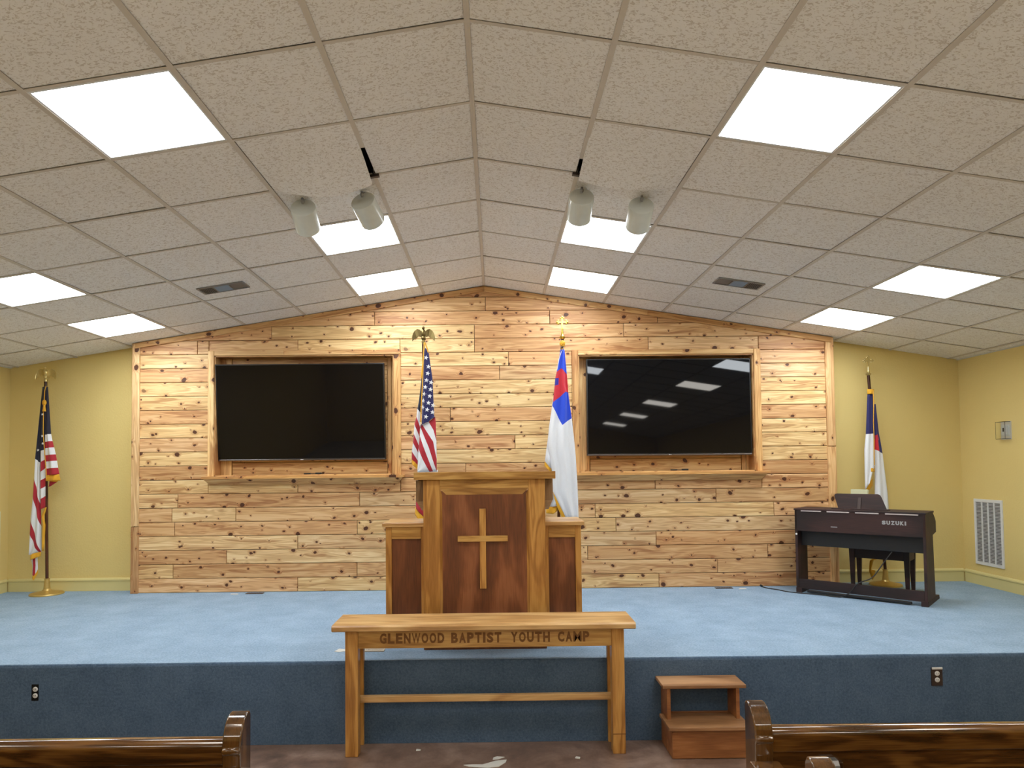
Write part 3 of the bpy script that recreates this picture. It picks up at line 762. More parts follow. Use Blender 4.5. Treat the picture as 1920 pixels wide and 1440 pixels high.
# --- flag 1, far left
bx, by = at(88, 1113, -.01).x, -.012
topz = at(86, 712, by).z
t = thing('flag', 'furled American flag on a brass-footed pole, far left against the yellow wall', 'flag', (bx, by, 0), group='flags on stands')
O = (bx, by, 0); stand(t)
tx = at(85.5, 716, by).x-bx
MB().tube([(0, 0, .15), (tx, 0, topz)], .0145, 12).build('pole', M['pole'], t, smooth=60)
b = MB(); b.lathe([(.016, -.02), (.018, 0), (.012, .01), (.012, .02)], c=(tx, 0, topz), n=14); b.build('pole_cap', M['brass'], t, smooth=40)
eagle(t, (tx, 0, topz), .95, M['brass'])
Y = by-.035
cloth(t, 'flag_cloth', None, zs(Z1, [[(158, 150), (176, 140)], [(122, 540), (150, 530)], [(118, 570), (150, 600)], [(113, 655), (150, 850)], [(105, 770), (152, 980)], [(90, 915), (152, 1136)], [(86, 1010), (140, 1139)], [(84, 1152), (106, 1149)]]),
      ['navy_d', 'navy_d', 'wcloth', 'red', 'wcloth', 'red', 'wcloth'], Y+.01, .03, .012, 1.5, .4, org=O)
cloth(t, 'fringe', None, zs(Z1, [[(84, 1150), (152, 1134)], [(88, 1186), (150, 1160)]]), ['gold'], Y+.004, .03, .012, 1.5, .4, org=O)
cloth(t, 'flag_cloth', None, zs(Z1, [[(90, 1178), (112, 1172), (128, 1166)], [(98, 1225), (116, 1222), (129, 1200)], [(97, 1262), (112, 1282), (130, 1242)]]), [[('wcloth', 0, .3), ('red', .3, .65), ('wcloth', .65, 1.01)]]*2, Y+.03, .012, .006, 1, 0, org=O)
cloth(t, 'fringe', None, zs(Z1, [[(96, 1260), (112, 1280), (131, 1240)], [(98, 1278), (110, 1306), (131, 1262)]]), ['gold'], Y+.028, .012, .006, 1, 0, org=O)
cloth(t, 'flag_cloth', None, zs(Z1, [[(160, 150), (180, 145)], [(155, 330), (179, 330)], [(149, 530), (178, 520)], [(149, 600), (178, 578)], [(148, 660), (178, 632)], [(148, 710), (178, 690)], [(148, 760), (178, 742)], [(149, 820), (178, 800)], [(150, 880), (178, 868)]]),
      ['navy_d', 'navy_d', 'wcloth', 'red', 'wcloth', 'red', 'wcloth', 'red'], Y-.012, .012, .006, 1, 1, org=O)
cloth(t, 'fringe', None, zs(Z1, [[(172, 868), (184, 868)], [(152, 925), (168, 925)], [(160, 960), (176, 975)], [(155, 1130), (168, 1128)]]), ['gold']*3, Y-.01, .008, .004, 1, org=O)
cloth(t, 'flag_cloth', None, zs(Z1, [[(176, 150), (192, 145)], [(178, 433), (208, 428)], [(178, 476), (216, 470)], [(178, 514), (226, 508)], [(178, 556), (236, 550)], [(179, 594), (243, 588)], [(180, 636), (250, 630)], [(181, 676), (258, 670)]]),
      ['navy_d', 'wcloth', 'red', 'wcloth', 'red', 'wcloth', 'red'], Y-.02, .02, .008, 1.5, 2, org=O)
cloth(t, 'fringe', None, zs(Z1, [[(181, 675), (259, 669)], [(182, 710), (264, 708)]]), ['gold'], Y-.021, .02, .008, 1.5, 2, org=O)
cloth(t, 'flag_cloth', None, zs(Z1, [[(196, 690), (262, 700)], [(200, 712), (246, 716)], [(198, 745), (206, 742)]]), ['gold', 'red'], Y+.012, .01, .003, 1, 0, org=O)
for p in ((132, 525), (157, 440), (160, 485), (158, 310)): star(t, *Z1(*p), Y-.055, .014, O, .1)
cord(t, [at(*Z1(x, y), Y-.04)-Vector(O) for x, y in ((180, 140), (172, 170), (168, 240), (165, 300), (163, 420), (170, 520), (180, 640), (183, 700))], .004)
MB().ball(at(*Z1(170, 240), Y-.045)-Vector(O), (.022, .015, .03), 10).build('cord_knot', M['gold'], t, smooth=60)
tassel(t, at(*Z1(170, 250), Y-.05)-Vector(O))

# --- flag 2, American, behind the pulpit on the left
Yq = -.5
foot = at(796, 960, Yq); bx = foot.x; topz = at(796, 640, Yq).z
t = thing('flag', 'bright American flag with gold cord hanging between the left screen and the pulpit', 'flag', (bx, Yq, 0), group='flags on stands'); O = (bx, Yq, 0); stand(t)
MB().tube([(0, 0, .15), (0, 0, topz)], .0145, 12).build('pole', M['pole'], t, smooth=60)
b = MB(); b.lathe([(.016, -.03), (.018, 0), (.012, .012), (.012, .022)], c=(0, 0, topz), n=14); b.build('pole_cap', M['abrass'], t, smooth=40)
eagle(t, (0, 0, topz), 1.0, M['abrass'])
Y = Yq-.05
cloth(t, 'flag_cloth', None, zs(Z2, [[(203, 230), (232, 240)], [(196, 500), (262, 440)], [(188, 758), (275, 708)], [(186, 758), (232, 740), (282, 708)], [(176, 790), (186, 762), (238, 742), (262, 716), (280, 706)]]),
      ['navy', 'navy', 'navy', 'navy'], Y, .035, .012, 1.4, .3, org=O)
# diagonal stripes below the canton: rows run from the upper left down to the right
cloth(t, 'flag_cloth', None, zs(Z2, [[(280, 706), (281, 712), (284, 740)], [(236, 742), (270, 800), (289, 872)], [(190, 760), (268, 880), (291, 1000)], [(176, 772), (238, 920), (291, 1086)], [(174, 838), (218, 960), (266, 1084)], [(166, 925), (195, 1000), (242, 1088)], [(161, 1016), (180, 1050), (202, 1089)], [(159, 1085), (162, 1088), (166, 1089)]]),
      ['red', 'wcloth', 'red', 'wcloth', 'red', 'wcloth', 'wcloth'], Y+.0, .035, .008, 1.4, .3, org=O)
cloth(t, 'flag_cloth', None, zs(Z2, [[(200, 240), (208, 240)], [(184, 470), (196, 490)], [(168, 600), (188, 640)], [(158, 650), (186, 690)], [(152, 705), (176, 780)], [(138, 758), (172, 845)], [(133, 822), (170, 912)], [(128, 885), (168, 965)], [(120, 945), (166, 1020)], [(119, 1000), (160, 1040)]]),
      ['navy_d', 'navy_d', 'navy_d', 'wcloth', 'red', 'wcloth', 'red', 'wcloth', 'red'], Y+.03, .02, .008, 1, 1, org=O)
cloth(t, 'fringe', None, zs(Z2, [[(119, 998), (160, 1038)], [(117, 1030), (156, 1072)]]), ['gold'], Y+.028, .02, .008, 1, 1, org=O)
cloth(t, 'flag_cloth', None, zs(Z2, [[(160, 1075), (300, 1075)], [(152, 1180), (300, 1150)], [(146, 1285), (290, 1400)], [(146, 1340), (240, 1440)]]), ['wcloth', 'wcloth', 'red'], Y+.03, .03, .01, 1.5, org=O)
cloth(t, 'fringe', None, zs(Z2, [[(144, 1330), (235, 1440)], [(140, 1385), (215, 1465)]]), ['gold'], Y+.028, .03, .01, 1.5, org=O)
for i, (x, y) in enumerate(((217, 298), (234, 360), (229, 407), (220, 454), (252, 470), (212, 502), (248, 518), (204, 550), (243, 564), (198, 597), (234, 611), (266, 628), (193, 642), (225, 658), (262, 676), (217, 707))):
    u = (x-190)/80
    star(t, *Z2(x, y), Y-.045 if .2 < u < .8 else Y-.034, .0235, O, -.2)
cord(t, [at(*Z2(x, y), Y-.05)-Vector(O) for x, y in ((208, 190), (202, 240), (198, 330), (194, 440), (188, 560), (183, 660), (178, 745))], .005)
cord(t, [at(*Z2(x, y), Y-.03)-Vector(O) for x, y in ((212, 195), (222, 225), (232, 262))], .006)
cord(t, [at(*Z2(x, y), Y-.02)-Vector(O) for x, y in ((206, 195), (200, 280), (190, 380), (184, 440))], .006)

# --- flag 3, Christian, behind the pulpit on the right
foot = at(*Z3(229, 1340), Yq); bx = foot.x; topz = at(*Z3(268, 165), Yq).z; txx = at(*Z3(268, 165), Yq).x-bx
t = thing('flag', 'white and royal blue Christian flag standing beside the right screen behind the pulpit', 'flag', (bx, Yq, 0), group='flags on stands'); O = (bx, Yq, 0); stand(t)
MB().tube([(0, 0, .15), (txx, 0, topz)], .0145, 12).build('pole', M['pole'], t, smooth=60)
budded_cross(t, (txx, 0, topz), 1.28, M['bgold'])
Y = Yq-.05
cloth(t, 'flag_cloth', None, zs(Z3, [[(205, 560), (300, 560)], [(180, 760), (280, 760)], [(150, 990), (180, 1030), (230, 1060)]]), ['wcloth', 'wcloth'], Y+.02, .02, .01, 1, org=O)
cloth(t, 'fringe', None, zs(Z3, [[(150, 988), (180, 1028), (205, 1060)], [(147, 1020), (176, 1052), (202, 1090)]]), ['gold'], Y+.018, .02, .01, 1, org=O)
cloth(t, 'flag_cloth', None, zs(Z3, [[(200, 1040), (330, 1040)], [(172, 1180), (300, 1180)], [(160, 1300), (240, 1290)]]), ['wcloth', 'wcloth'], Y+.05, .02, .012, 1.5, 1, org=O)
cloth(t, 'fringe', None, zs(Z3, [[(160, 1298), (200, 1296), (240, 1278)], [(157, 1340), (205, 1345), (238, 1320)]]), ['gold'], Y+.048, .02, .012, 1.5, 1, org=O)
cloth(t, 'flag_cloth', None, zs(Z3, [[(256, 236), (268, 232), (282, 240)], [(230, 386), (260, 364), (298, 402)], [(220, 430), (262, 430), (302, 450)], [(216, 480), (262, 470), (305, 490)], [(205, 590), (252, 555), (289, 520), (306, 526)], [(200, 612), (232, 682), (265, 747), (296, 722), (330, 700)],
     [(178, 760), (340, 790)], [(168, 880), (352, 900)], [(200, 1070), (364, 1080)], [(205, 1200), (372, 1240)], [(290, 1370), (375, 1385)]]),
      ['royal', [('bred', 0, 1.01)], [('purple', 0, .26), ('bred', .26, 1.01)], 'bred', 'royal', 'wcloth', 'wcloth', 'wcloth', 'wcloth', 'wcloth'], Y, .05, .020, 2.2, .8, nu=34, org=O)
cloth(t, 'fringe', None, zs(Z3, [[(203, 1196), (222, 1205)], [(228, 1285), (244, 1265)], [(262, 1362), (300, 1350)], [(262, 1374), (302, 1372)]]), ['gold']*3, Y-.012, .006, .002, 1, org=O)
cord(t, [at(*Z3(x, y), Y-.03)-Vector(O) for x, y in ((255, 180), (285, 185), (258, 205), (285, 215), (262, 235))], .007)
MB().ball(at(*Z3(268, 195), Yq-.02)-Vector(O), (.028, .02, .03), 12).build('cord_knot', M['gold'], t, smooth=60)
cord(t, [at(*Z3(x, y), Y-.03)-Vector(O) for x, y in ((280, 215), (262, 250), (245, 300), (232, 370))], .003, mat='wcloth')

# --- flag 4, Christian, far right behind the piano
by = -.03; foot = at(*Z4(267, 1320), by); bx = 4.0; topz = at(*Z4(210, 135), by).z; txx = at(*Z4(209, 135), by).x-bx
t = thing('flag', 'furled dark blue and white Christian flag behind the piano at the right wall corner', 'flag', (bx, by, 0), group='flags on stands'); O = (bx, by, 0); stand(t)
MB().tube([(0, 0, .15), (txx, 0, topz)], .0145, 12).build('pole', M['pole'], t, smooth=60)
budded_cross(t, (txx, 0, topz), 1.2, M['brass'])
Y = by-.04
cloth(t, 'flag_cloth', None, zs(Z4, [[(242, 300), (250, 300)], [(242, 480), (268, 470)], [(243, 500), (276, 510)], [(245, 560), (288, 584)], [(246, 700), (305, 720)], [(246, 800), (316, 810)], [(246, 1000), (330, 1000)], [(240, 1160), (330, 1160)]]),
      ['navy', [('navy', 0, .1), ('bred', .1, .7), ('navy', .7, 1.01)], [('bred', 0, .5), ('navy', .5, 1.01)], 'wcloth', 'wcloth', 'wcloth', 'wcloth'], Y, .03, .01, 1.3, .5, org=O)
cloth(t, 'fringe', None, zs(Z4, [[(250, 1150), (340, 1150)], [(240, 1180), (310, 1180)], [(218, 1200), (240, 1195)], [(214, 1260), (226, 1250)], [(232, 1310), (250, 1255)]]), ['gold']*4, Y-.005, .01, .005, 1, org=O)
cloth(t, 'flag_cloth', None, zs(Z4, [[(203, 240), (233, 238)], [(200, 330), (235, 330)], [(194, 472), (238, 468)], [(185, 560), (242, 540)], [(186, 680), (243, 660)], [(188, 790), (214, 740)]]), ['navy', 'navy', 'wcloth', 'wcloth', 'wcloth'], Y-.015, .03, .008, 1.4, 1, org=O)
cloth(t, 'fringe', None, zs(Z4, [[(188, 770), (214, 745), (234, 728)], [(190, 800), (212, 790), (234, 770)]]), ['gold'], Y-.012, .015, .004, 1, org=O)
cloth(t, 'fringe', None, zs(Z4, [[(214, 655), (246, 655)], [(216, 688), (246, 690)]]), ['gold'], Y-.03, .015, .004, 1, org=O)
cloth(t, 'fringe', None, zs(Z4, [[(202, 214), (242, 214)], [(203, 242), (240, 242)]]), ['gold'], Y-.02, .015, .003, 1, org=O)
cord(t, [at(*Z4(x, y), Y-.05)-Vector(O) for x, y in ((236, 225), (240, 300), (238, 400), (242, 500), (242, 600), (244, 650))], .004)

# ------------------------------------------------------------------ pulpit
PYF = -2.17
t = thing('pulpit', 'tall oak pulpit with dark walnut panels, a mounted cross and two lower side wings', 'pulpit', (.02, PYF, 0))
W2 = .415; ZT = 1.145
def box(name, a, b, mat, bev=.003, par=None, color=None):
    c = ((a[0]+b[0])/2, (a[1]+b[1])/2, (a[2]+b[2])/2)
    h = ((b[0]-a[0])/2, (b[1]-a[1])/2, (b[2]-a[2])/2)
    return MB().box((-h[0], -h[1], -h[2]), h).build(name, M[mat], par or t, loc=c, bevel=bev)
box('plinth', (-W2, -.012, 0), (W2, .46, .055), 'walnut')
box('front_panel', (-W2+.10, .018, .055), (W2-.10, .03, ZT-.08), 'walnut', 0)
for sg in (-1, 1):
    x0, x1 = sorted((sg*W2, sg*(W2-.113)))
    box('stile', (x0, 0, .055), (x1, .04, ZT), 'oakz')
    x0, x1 = sorted((sg*W2, sg*(W2-.022)))
    box('side_panel', (x0, .04, .055), (x1, .46, ZT), 'oakz')
box('top_rail', (-W2+.113, 0, ZT-.062), (W2-.113, .04, ZT), 'oakx')
# bevelled moulding inside the frame
xi, zi, b_ = W2-.113, ZT-.062, .045
MB().add([(-xi, .002, zi), (xi, .002, zi), (xi-b_, .019, zi-b_), (-xi+b_, .019, zi-b_)], [(0, 3, 2, 1)]).build('bevel_moulding', M['oakx'], t)
for sg in (-1, 1):
    xa, xb = sg*xi, sg*(xi-.004)
    MB().add([(xa, .002, .055), (xa, .002, zi), (sg*(xi-b_*.35), .019, zi-b_), (sg*(xi-b_*.35), .019, .055)], [(0, 1, 2, 3) if sg < 0 else (3, 2, 1, 0)]).build('bevel_moulding', M['oakz'], t)
# sloping reading desk with deep side boxes
mm = Matrix.Translation((0, 0, 0))
dk = MB().prism([(-.035, ZT), (.50, ZT), (.50, ZT+.005), (-.035, ZT+.052)], -.475, .485, 'x').build('desk_top', M['oakx'], t, bevel=.004)
for sg in (-1, 1):
    x0, x1 = sorted((sg*(W2+.003), sg*(W2+.062)))
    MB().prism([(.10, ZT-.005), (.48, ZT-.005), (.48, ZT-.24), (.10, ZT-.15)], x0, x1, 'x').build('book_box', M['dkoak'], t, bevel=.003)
# cross
cxx, cz = -.012, .742
box('cross', (cxx-.0215, -.006, .405), (cxx+.0215, .0175, .945), 'oakz', .002)
box('cross_bar', (cxx-.17, -.008, cz-.0195), (cxx+.17, .0165, cz+.0195), 'oakx', .002)
# wings
for sg in (-1, 1):
    yw = .14
    xa, xb = sg*(W2+.002), sg*(.695 if sg < 0 else .675)
    x0, x1 = sorted((xa, xb)); zt = .815
    box('wing_panel', (x0+.01, yw+.014, .05), (x1-.01, yw+.03, zt-.05), 'walnut', 0)
    st_w = .042
    xs0, xs1 = (x0, x0+st_w) if sg < 0 else (x1-st_w, x1)
    box('wing_stile', (xs0, yw, 0), (xs1, yw+.34, zt), 'oakz')
    xn0, xn1 = (x1-.03, x1) if sg < 0 else (x0, x0+.03)
    box('wing_stile', (xn0, yw, 0), (xn1, yw+.03, zt), 'oakz')
    xm0, xm1 = (xs1, xn0) if sg < 0 else (xn1, xs0)
    box('wing_rail', (xm0, yw, zt-.085), (xm1, yw+.03, zt), 'oakx')
    box('wing_rail', (xm0, yw, 0), (xm1, yw+.03, .06), 'oakx')
    box('wing_back', (x0+.01, yw+.32, 0), (x1-.01, yw+.335, zt), 'walnut', 0)
    xt0, xt1 = (x0-.022, x1) if sg < 0 else (x0, x1+.022)
    box('wing_top', (xt0, yw-.022, zt), (xt1, yw+.37, zt+.028), 'topx', .004)

# ------------------------------------------------------------------ communion table
TZ = ZF
t = thing('communion_table', 'long narrow oak table with burnt lettering on its apron, standing on the brown floor', 'table', (.024, -2.52, ZF))
def tbx(name, a, b, mat, bev=.003, par=None): return box(name, a, b, mat, bev, par)
th = .801
tp = MB().prism([(-.135, th-.034), (-.125, th-.040), (.165, th-.040), (.175, th-.03), (.175, th), (-.128, th), (-.137, th-.010)], -.925, .915, 'x').build('table_top', M['topx'], t, bevel=.002)
for sx in (-1, 1):
    for yy, nm in ((-.09, 'f'), (.082, 'b')):
        x0, x1 = (-.853, -.775) if sx < 0 else (.774, .851)
        if nm == 'b': x0, x1 = (x0+.03, x1-.0) if sx < 0 else (x0, x1-.03)
        lg = tbx('leg', (x0, yy, 0), (x1, yy+(.075 if nm == 'f' else .045), th-.041), 'oakz', .004)
    if sx > 0:
        MB().box((.7735, -.0915, .118), (.8515, -.088, .122)).build('scratch', M['burnt'], t)
ap = tbx('apron', (-.7745, -.082, th-.152), (.7735, -.06, th-.041), 'oakx', .002)
tbx('apron', (-.7745, .095, th-.14), (.7735, .11, th-.041), 'oakx', .002)
for sx in (-1, 1): tbx('end_rail', (sx*.80-.012, -.014, th-.14), (sx*.80+.012, .081, th-.041), 'oaky', .002)
tbx('stretcher', (-.812, .005, .292), (.812, .042, .330), 'topx', .003)
for sx in (-1, 1): tbx('end_stretcher', (sx*.825-.012, -.014, .292), (sx*.825+.012, .081, .33), 'oaky', .002)
for word, x0, x1 in (('GLENWOOD', 712, 833), ('BAPTIST', 846, 940), ('YOUTH', 958, 1031), ('CAMP', 1046, 1105)):
    xa, xb = at(x0, 1193, -2.605).x, at(x1, 1193, -2.605).x; letters(word, xa-.024, xb-.024, -.0835, th-.092, .062, M['burnt'], t)

# ------------------------------------------------------------------ step box
t = thing('step_stool', 'two-step wooden box standing against the carpeted stage front', 'step stool', (1.36, -2.50, ZF))
sw = .235
# side panels, L-shaped profile
for sg in (-1, 1):
    x0, x1 = sorted((sg*(sw-.012), sg*(sw-.034)))
    MB().prism([(-.18, 0), (.07, 0), (.07, .385), (-.085, .385), (-.085, .17), (-.18, .17)], x0, x1, 'x').build('side_panel', M['step'], t, bevel=.002)
box('front_board', (-sw+.012, -.196, .004), (sw-.012, -.1805, .168), 'step', .002)
box('lower_tread', (-sw-.012, -.215, .171), (sw+.012, .02, .193), 'steptop', .004)
box('upper_tread', (-sw-.02, -.115, .386), (sw+.02, .078, .408), 'steptop', .004)
box('back_board', (-sw+.034, .05, 0), (sw-.034, .065, .19), 'step', .002)

# ------------------------------------------------------------------ pews and the low screens in front of them
def ends(t, prof, L, sg, name):
    for xx in (0, sg*(L-.06)):
        x0, x1 = sorted((xx, xx+sg*.06))
        MB().prism(prof, x0, x1, 'x').build(name, M['pewz'], t, bevel=.005, smooth=50, seg=3)
def screen(label, x_end, x_far, Y, bracket_x):
    sg = 1 if x_far > x_end else -1
    t = thing('pew_front_screen', label, 'pew screen', (x_end, Y, ZF), group='low wooden screens in front of the pews'); L = abs(x_far-x_end)
    ends(t, [(-.045, 0), (.05, 0), (.05, .940), (.042, .951), (.02, .951), (.0, .944), (-.02, .926), (-.036, .896), (-.041, .868), (-.040, .862), (-.047, .856), (-.047, .845), (-.040, .838)], L, sg, 'end_post')
    x0, x1 = sorted((sg*.06, sg*(L-.06)))
    MB().box((x0, -.012, .08), (x1, .012, .83)).build('panel', M['pewx'], t)
    MB().prism([(-.020, .800), (.026, .800), (.030, .850), (.026, .872), (.01, .880), (-.012, .880), (-.026, .868), (-.030, .852), (-.024, .838)], x0, x1, 'x').build('top_rail', M['pewx'], t, smooth=50, bevel=.003)
    bxx = bracket_x-x_end
    br = MB().box((-.042, -.030, 0), (.042, -.0125, .17)).build('rack_block', M['pewz'], t, loc=(bxx, 0, .60), bevel=.003)
    MB().prism([(-.031, .0), (-.036, .0), (-.050, .145), (-.046, .165), (-.036, .178), (-.013, .18), (-.013, .172), (-.034, .170), (-.042, .16), (-.044, .145)], -.022, .022, 'x').build('strap', M['grey'], br, bevel=.0015)
    MB().tube([(0, -.049, .118), (0, -.042, .118)], .006, 10).build('screw', M['silver'], br)
def pew(label, x_end, x_far, Y):
    sg = 1 if x_far > x_end else -1
    t = thing('pew', label, 'pew', (x_end, Y, ZF), group='front row pews'); L = abs(x_far-x_end)
    ends(t, [(-.012, 0), (.37, 0), (.37, .05), (.36, .10), (.36, .66), (.35, .762), (.14, .752), (.085, .775), (.065, .82), (.050, .935), (.04, .951), (.02, .953), (.0, .946), (-.02, .926), (-.036, .896), (-.041, .868), (-.03, .80), (-.012, .50)], L, sg, 'end_panel')
    xa, xb = sorted((-sg*.03, sg*.066))
    MB().prism([(.13, .754), (.37, .766), (.383, .776), (.378, .790), (.13, .778)], xa, xb, 'x').build('arm_cap', M['pewz'], t, bevel=.004)
    x0, x1 = sorted((sg*.06, sg*(L-.06)))
    MB().prism([(.0, .44), (.022, .44), (.012, .862), (-.010, .862)], x0, x1, 'x').build('backrest', M['pewx'], t)
    MB().prism([(-.022, .835), (.026, .835), (.030, .850), (.026, .872), (.01, .880), (-.012, .880), (-.024, .868), (-.027, .85)], x0, x1, 'x').build('top_rail', M['pewx'], t, smooth=50, bevel=.003)
    MB().prism([(.02, .41), (.345, .43), (.348, .45), (.02, .435)], x0, x1, 'x').build('seat', M['pewx'], t, bevel=.004)
    MB().prism([(.0, .1), (.018, .1), (.018, .435), (.0, .435)], x0, x1, 'x').build('lower_back', M['pewx'], t)
screen('dark glossy wooden screen at the lower left, its end post beside the aisle', -.728, -3.9, -4.49, -1.125)
screen('dark glossy wooden screen at the lower right with its end post beside the step box', .942, 4.1, -4.45, 1.195)
pew('front pew at lower right, only its post top and arm end in view', .945, 4.1, -4.885)
pew('front pew at lower left, only the end of its arm in view', -.715, -3.9, -4.93)

# ------------------------------------------------------------------ digital piano
PA = Vector((2.965, -.335, 0)); PTH = -math.radians(43)
t = thing('digital_piano', 'dark mahogany digital piano turned with its back towards the room, right side of stage', 'piano', PA, PTH)
PL, PW, PH = 1.07, .33, .79
def pb(name, a, b, mat='pianow', bev=.003, par=None): return box(name, a, b, mat, bev, par)
pb('back_panel', (0, 0, .585), (PL, .018, PH-.008))
pb('top_board', (-.008, -.006, PH-.008), (PL+.008, .33, PH+.008))
MB().prism([(.02, .585), (.34, .585), (.34, .62), (.33, .79), (.02, .79)], .02, PL-.02, 'x').build('case', M['pianow'], t)
pb('key_bed', (.0, .28, .60), (PL, .395, .665), bev=.004)
for x0, x1, e in ((-.001, .022, 0), (PL-.022, PL+.001, .07)):
    MB().prism([(.0, .03), (.27+e, .03), (.27+e*.4, .585), (.40+e*.7, .60), (.40+e*.7, .70), (.36+e*.7, .735), (.33, .782), (.0, .782)], x0, x1, 'x').build('side_panel', M['pianow'], t, bevel=.003)
for x0, x1 in ((.0, .045), (PL-.045, PL)):
    MB().prism([(.0, .0), (.27, .0) if x0 < .5 else (.50, 0), (.265, .03) if x0 < .5 else (.49, .035), (.0, .045)], x0-.004, x1+.004, 'x').build('foot', M['pianow'], t, bevel=.003)
pb('lower_back_board', (.022, .10, .44), (PL-.022, .118, .59), 'pianob')
pb('stretcher', (.022, .004, .04), (PL-.022, .03, .13))
pb('pedal_bar', (.10, -.01, .012), (PL-.12, .03, .03), 'pianob')
for x0, x1 in ((.06, .24), (.29, .48), (.53, .72), (.77, 1.02)):
    pb('silver_slot', (x0, -.0105, PH-.018), (x1, .0005, PH-.008), 'strip', .001)
MB().ball((.014, -.006, .555), (.010, .006, .010), 12).build('button', M['white'], t, smooth=60)
pb('port_label', (.32, -.0015, .635), (.375, .0, .641), 'logo', 0)
letters('SUZUKI', .742, .928, -.0015, .70, .034, M['logo'], t, .05)
# keys
kk = MB(); n = 52
for i in range(n): kk.box((.03+i*(PL-.06)/n+.0006, .345, .667), (.03+(i+1)*(PL-.06)/n-.0006, .39, .680))
o = kk.build('white_keys', M['ivory'], t); o['kind'] = 'stuff'
kk = MB()
for i in range(n-1):
    if i % 7 in (0, 2, 3, 5, 6): x = .03+(i+1)*(PL-.06)/n; kk.box((x-.005, .345, .680), (x+.005, .375, .692))
o = kk.build('black_keys', M['pianob'], t); o['kind'] = 'stuff'
# music rest: trapezoid panel leaning away from the player, with a prop
rm = Matrix.Translation((.53, .14, PH+.008)) @ Matrix.Rotation(-math.radians(14), 4, 'X')
MB().prism([(-.18, 0), (.225, 0), (.175, .12), (.163, .14), (.145, .148), (-.20, .148), (-.217, .142), (-.222, .125)], 0, .012, 'y', mat=rm).build('music_rest', M['pianow'], t, bevel=.003)
MB().box((-.018, -.010, 0), (.012, 0, .11), mat=rm).build('rest_prop', M['bronze'], t, bevel=.002)
pb('rest_ledge', (.30, .10, PH+.008), (.77, .19, PH+.016), 'pianow')
bk = thing('hymn_book', 'thick pale book leaning on the far side of the piano music rest', 'book', (0, 0, 0))
bm_ = Matrix.Translation(PA) @ Matrix.Rotation(PTH, 4, 'Z') @ Matrix.Translation((.50, .25, PH+.011)) @ Matrix.Rotation(-math.radians(8), 4, 'X')
bk.matrix_world = bm_
MB().box((-.07, -.004, 0), (.07, 0, .18)).build('cover', M['book'], bk, bevel=.001)
MB().box((-.066, 0, .003), (.066, .028, .178)).build('page_block', M['page'], bk)
MB().box((-.07, .028, 0), (.07, .032, .18)).build('cover', M['book'], bk, bevel=.001)
MB().box((-.073, -.004, 0), (-.0701, .032, .18)).build('spine', M['book'], bk)
# bench
bc = Vector((3.80, -.325, 0))
t = thing('piano_bench', 'dark wooden bench tucked behind the piano in the corner', 'bench', bc, PTH)
hx, hy = .27, .15
pb('seat', (-hx, -hy, .455), (hx, hy, .485), 'pianow', .006)
for a_, b_ in (((-hx+.03, -hy+.02), (hx-.03, -hy+.038)), ((-hx+.03, hy-.038), (hx-.03, hy-.02)), ((-hx+.02, -hy+.03), (-hx+.038, hy-.03)), ((hx-.038, -hy+.03), (hx-.02, hy-.03))):
    pb('apron', (*a_, .315), (*b_, .455), 'pianow', .002)
for sx in (-1, 1):
    for sy in (-1, 1):
        cx0, cy0 = sx*(hx-.04), sy*(hy-.035)
        v = [(cx0+a*r, cy0+b*r, z) for z, r in ((0, .014), (.455, .026)) for a, b in ((-1, -1), (1, -1), (1, 1), (-1, 1))]
        MB().add(v, [(3, 2, 1, 0), (4, 5, 6, 7), (0, 1, 5, 4), (1, 2, 6, 5), (2, 3, 7, 6), (3, 0, 4, 7)]).build('leg', M['pianow'], t, bevel=.002)
# cables
def smooth_pts(pts, n=6):
    out = []; P = [Vector(p) for p in pts]
    for i in range(len(P)-1):
        p0, p1, p2, p3 = P[max(i-1, 0)], P[i], P[i+1], P[min(i+2, len(P)-1)]
        for k in range(n):
            q = k/n; out.append(.5*((2*p1)+(-p0+p2)*q+(2*p0-5*p1+4*p2-p3)*q*q+(-p0+3*p1-3*p2+p3)*q**3))
    out.append(P[-1]); return out
t = thing('power_cable', 'thin black cable trailing on the blue carpet from the piano towards the timber wall', 'cable', (2.72, -.10, 0))
pts = [Vector((2.72, -.09, .02)), Vector((2.75, -.12, .006)), Vector((2.83, -.24, .005)), Vector((2.90, -.36, .005)), Vector((3.1, -.50, .005)), Vector((3.3, -.64, .005)), Vector((3.46, -.74, .005)), Vector((3.62, -.86, .005))]
MB().tube([p-Vector((2.72, -.10, 0)) for p in smooth_pts(pts)], .005, 8).build('wire', M['blackp'], t, smooth=60)
MB().tube([(0, .012, .022), (.004, -.008, .018)], .011, 10).build('plug', M['blackp'], t, smooth=40)
t = thing('power_cable', 'thin black cord hanging slantwise below the piano case down to the carpet', 'cable', (3.30, -.67, 0))
pa = [Vector((3.62, -.79, .435)), Vector((3.55, -.77, .33)), Vector((3.46, -.745, .20)), Vector((3.35, -.715, .145)), Vector((3.30, -.675, .06)), Vector((3.235, -.625, .006)), Vector((3.14, -.545, .006))]
MB().tube([p-Vector((3.30, -.67, 0)) for p in smooth_pts(pa)], .005, 8).build('wire', M['blackp'], t, smooth=60)

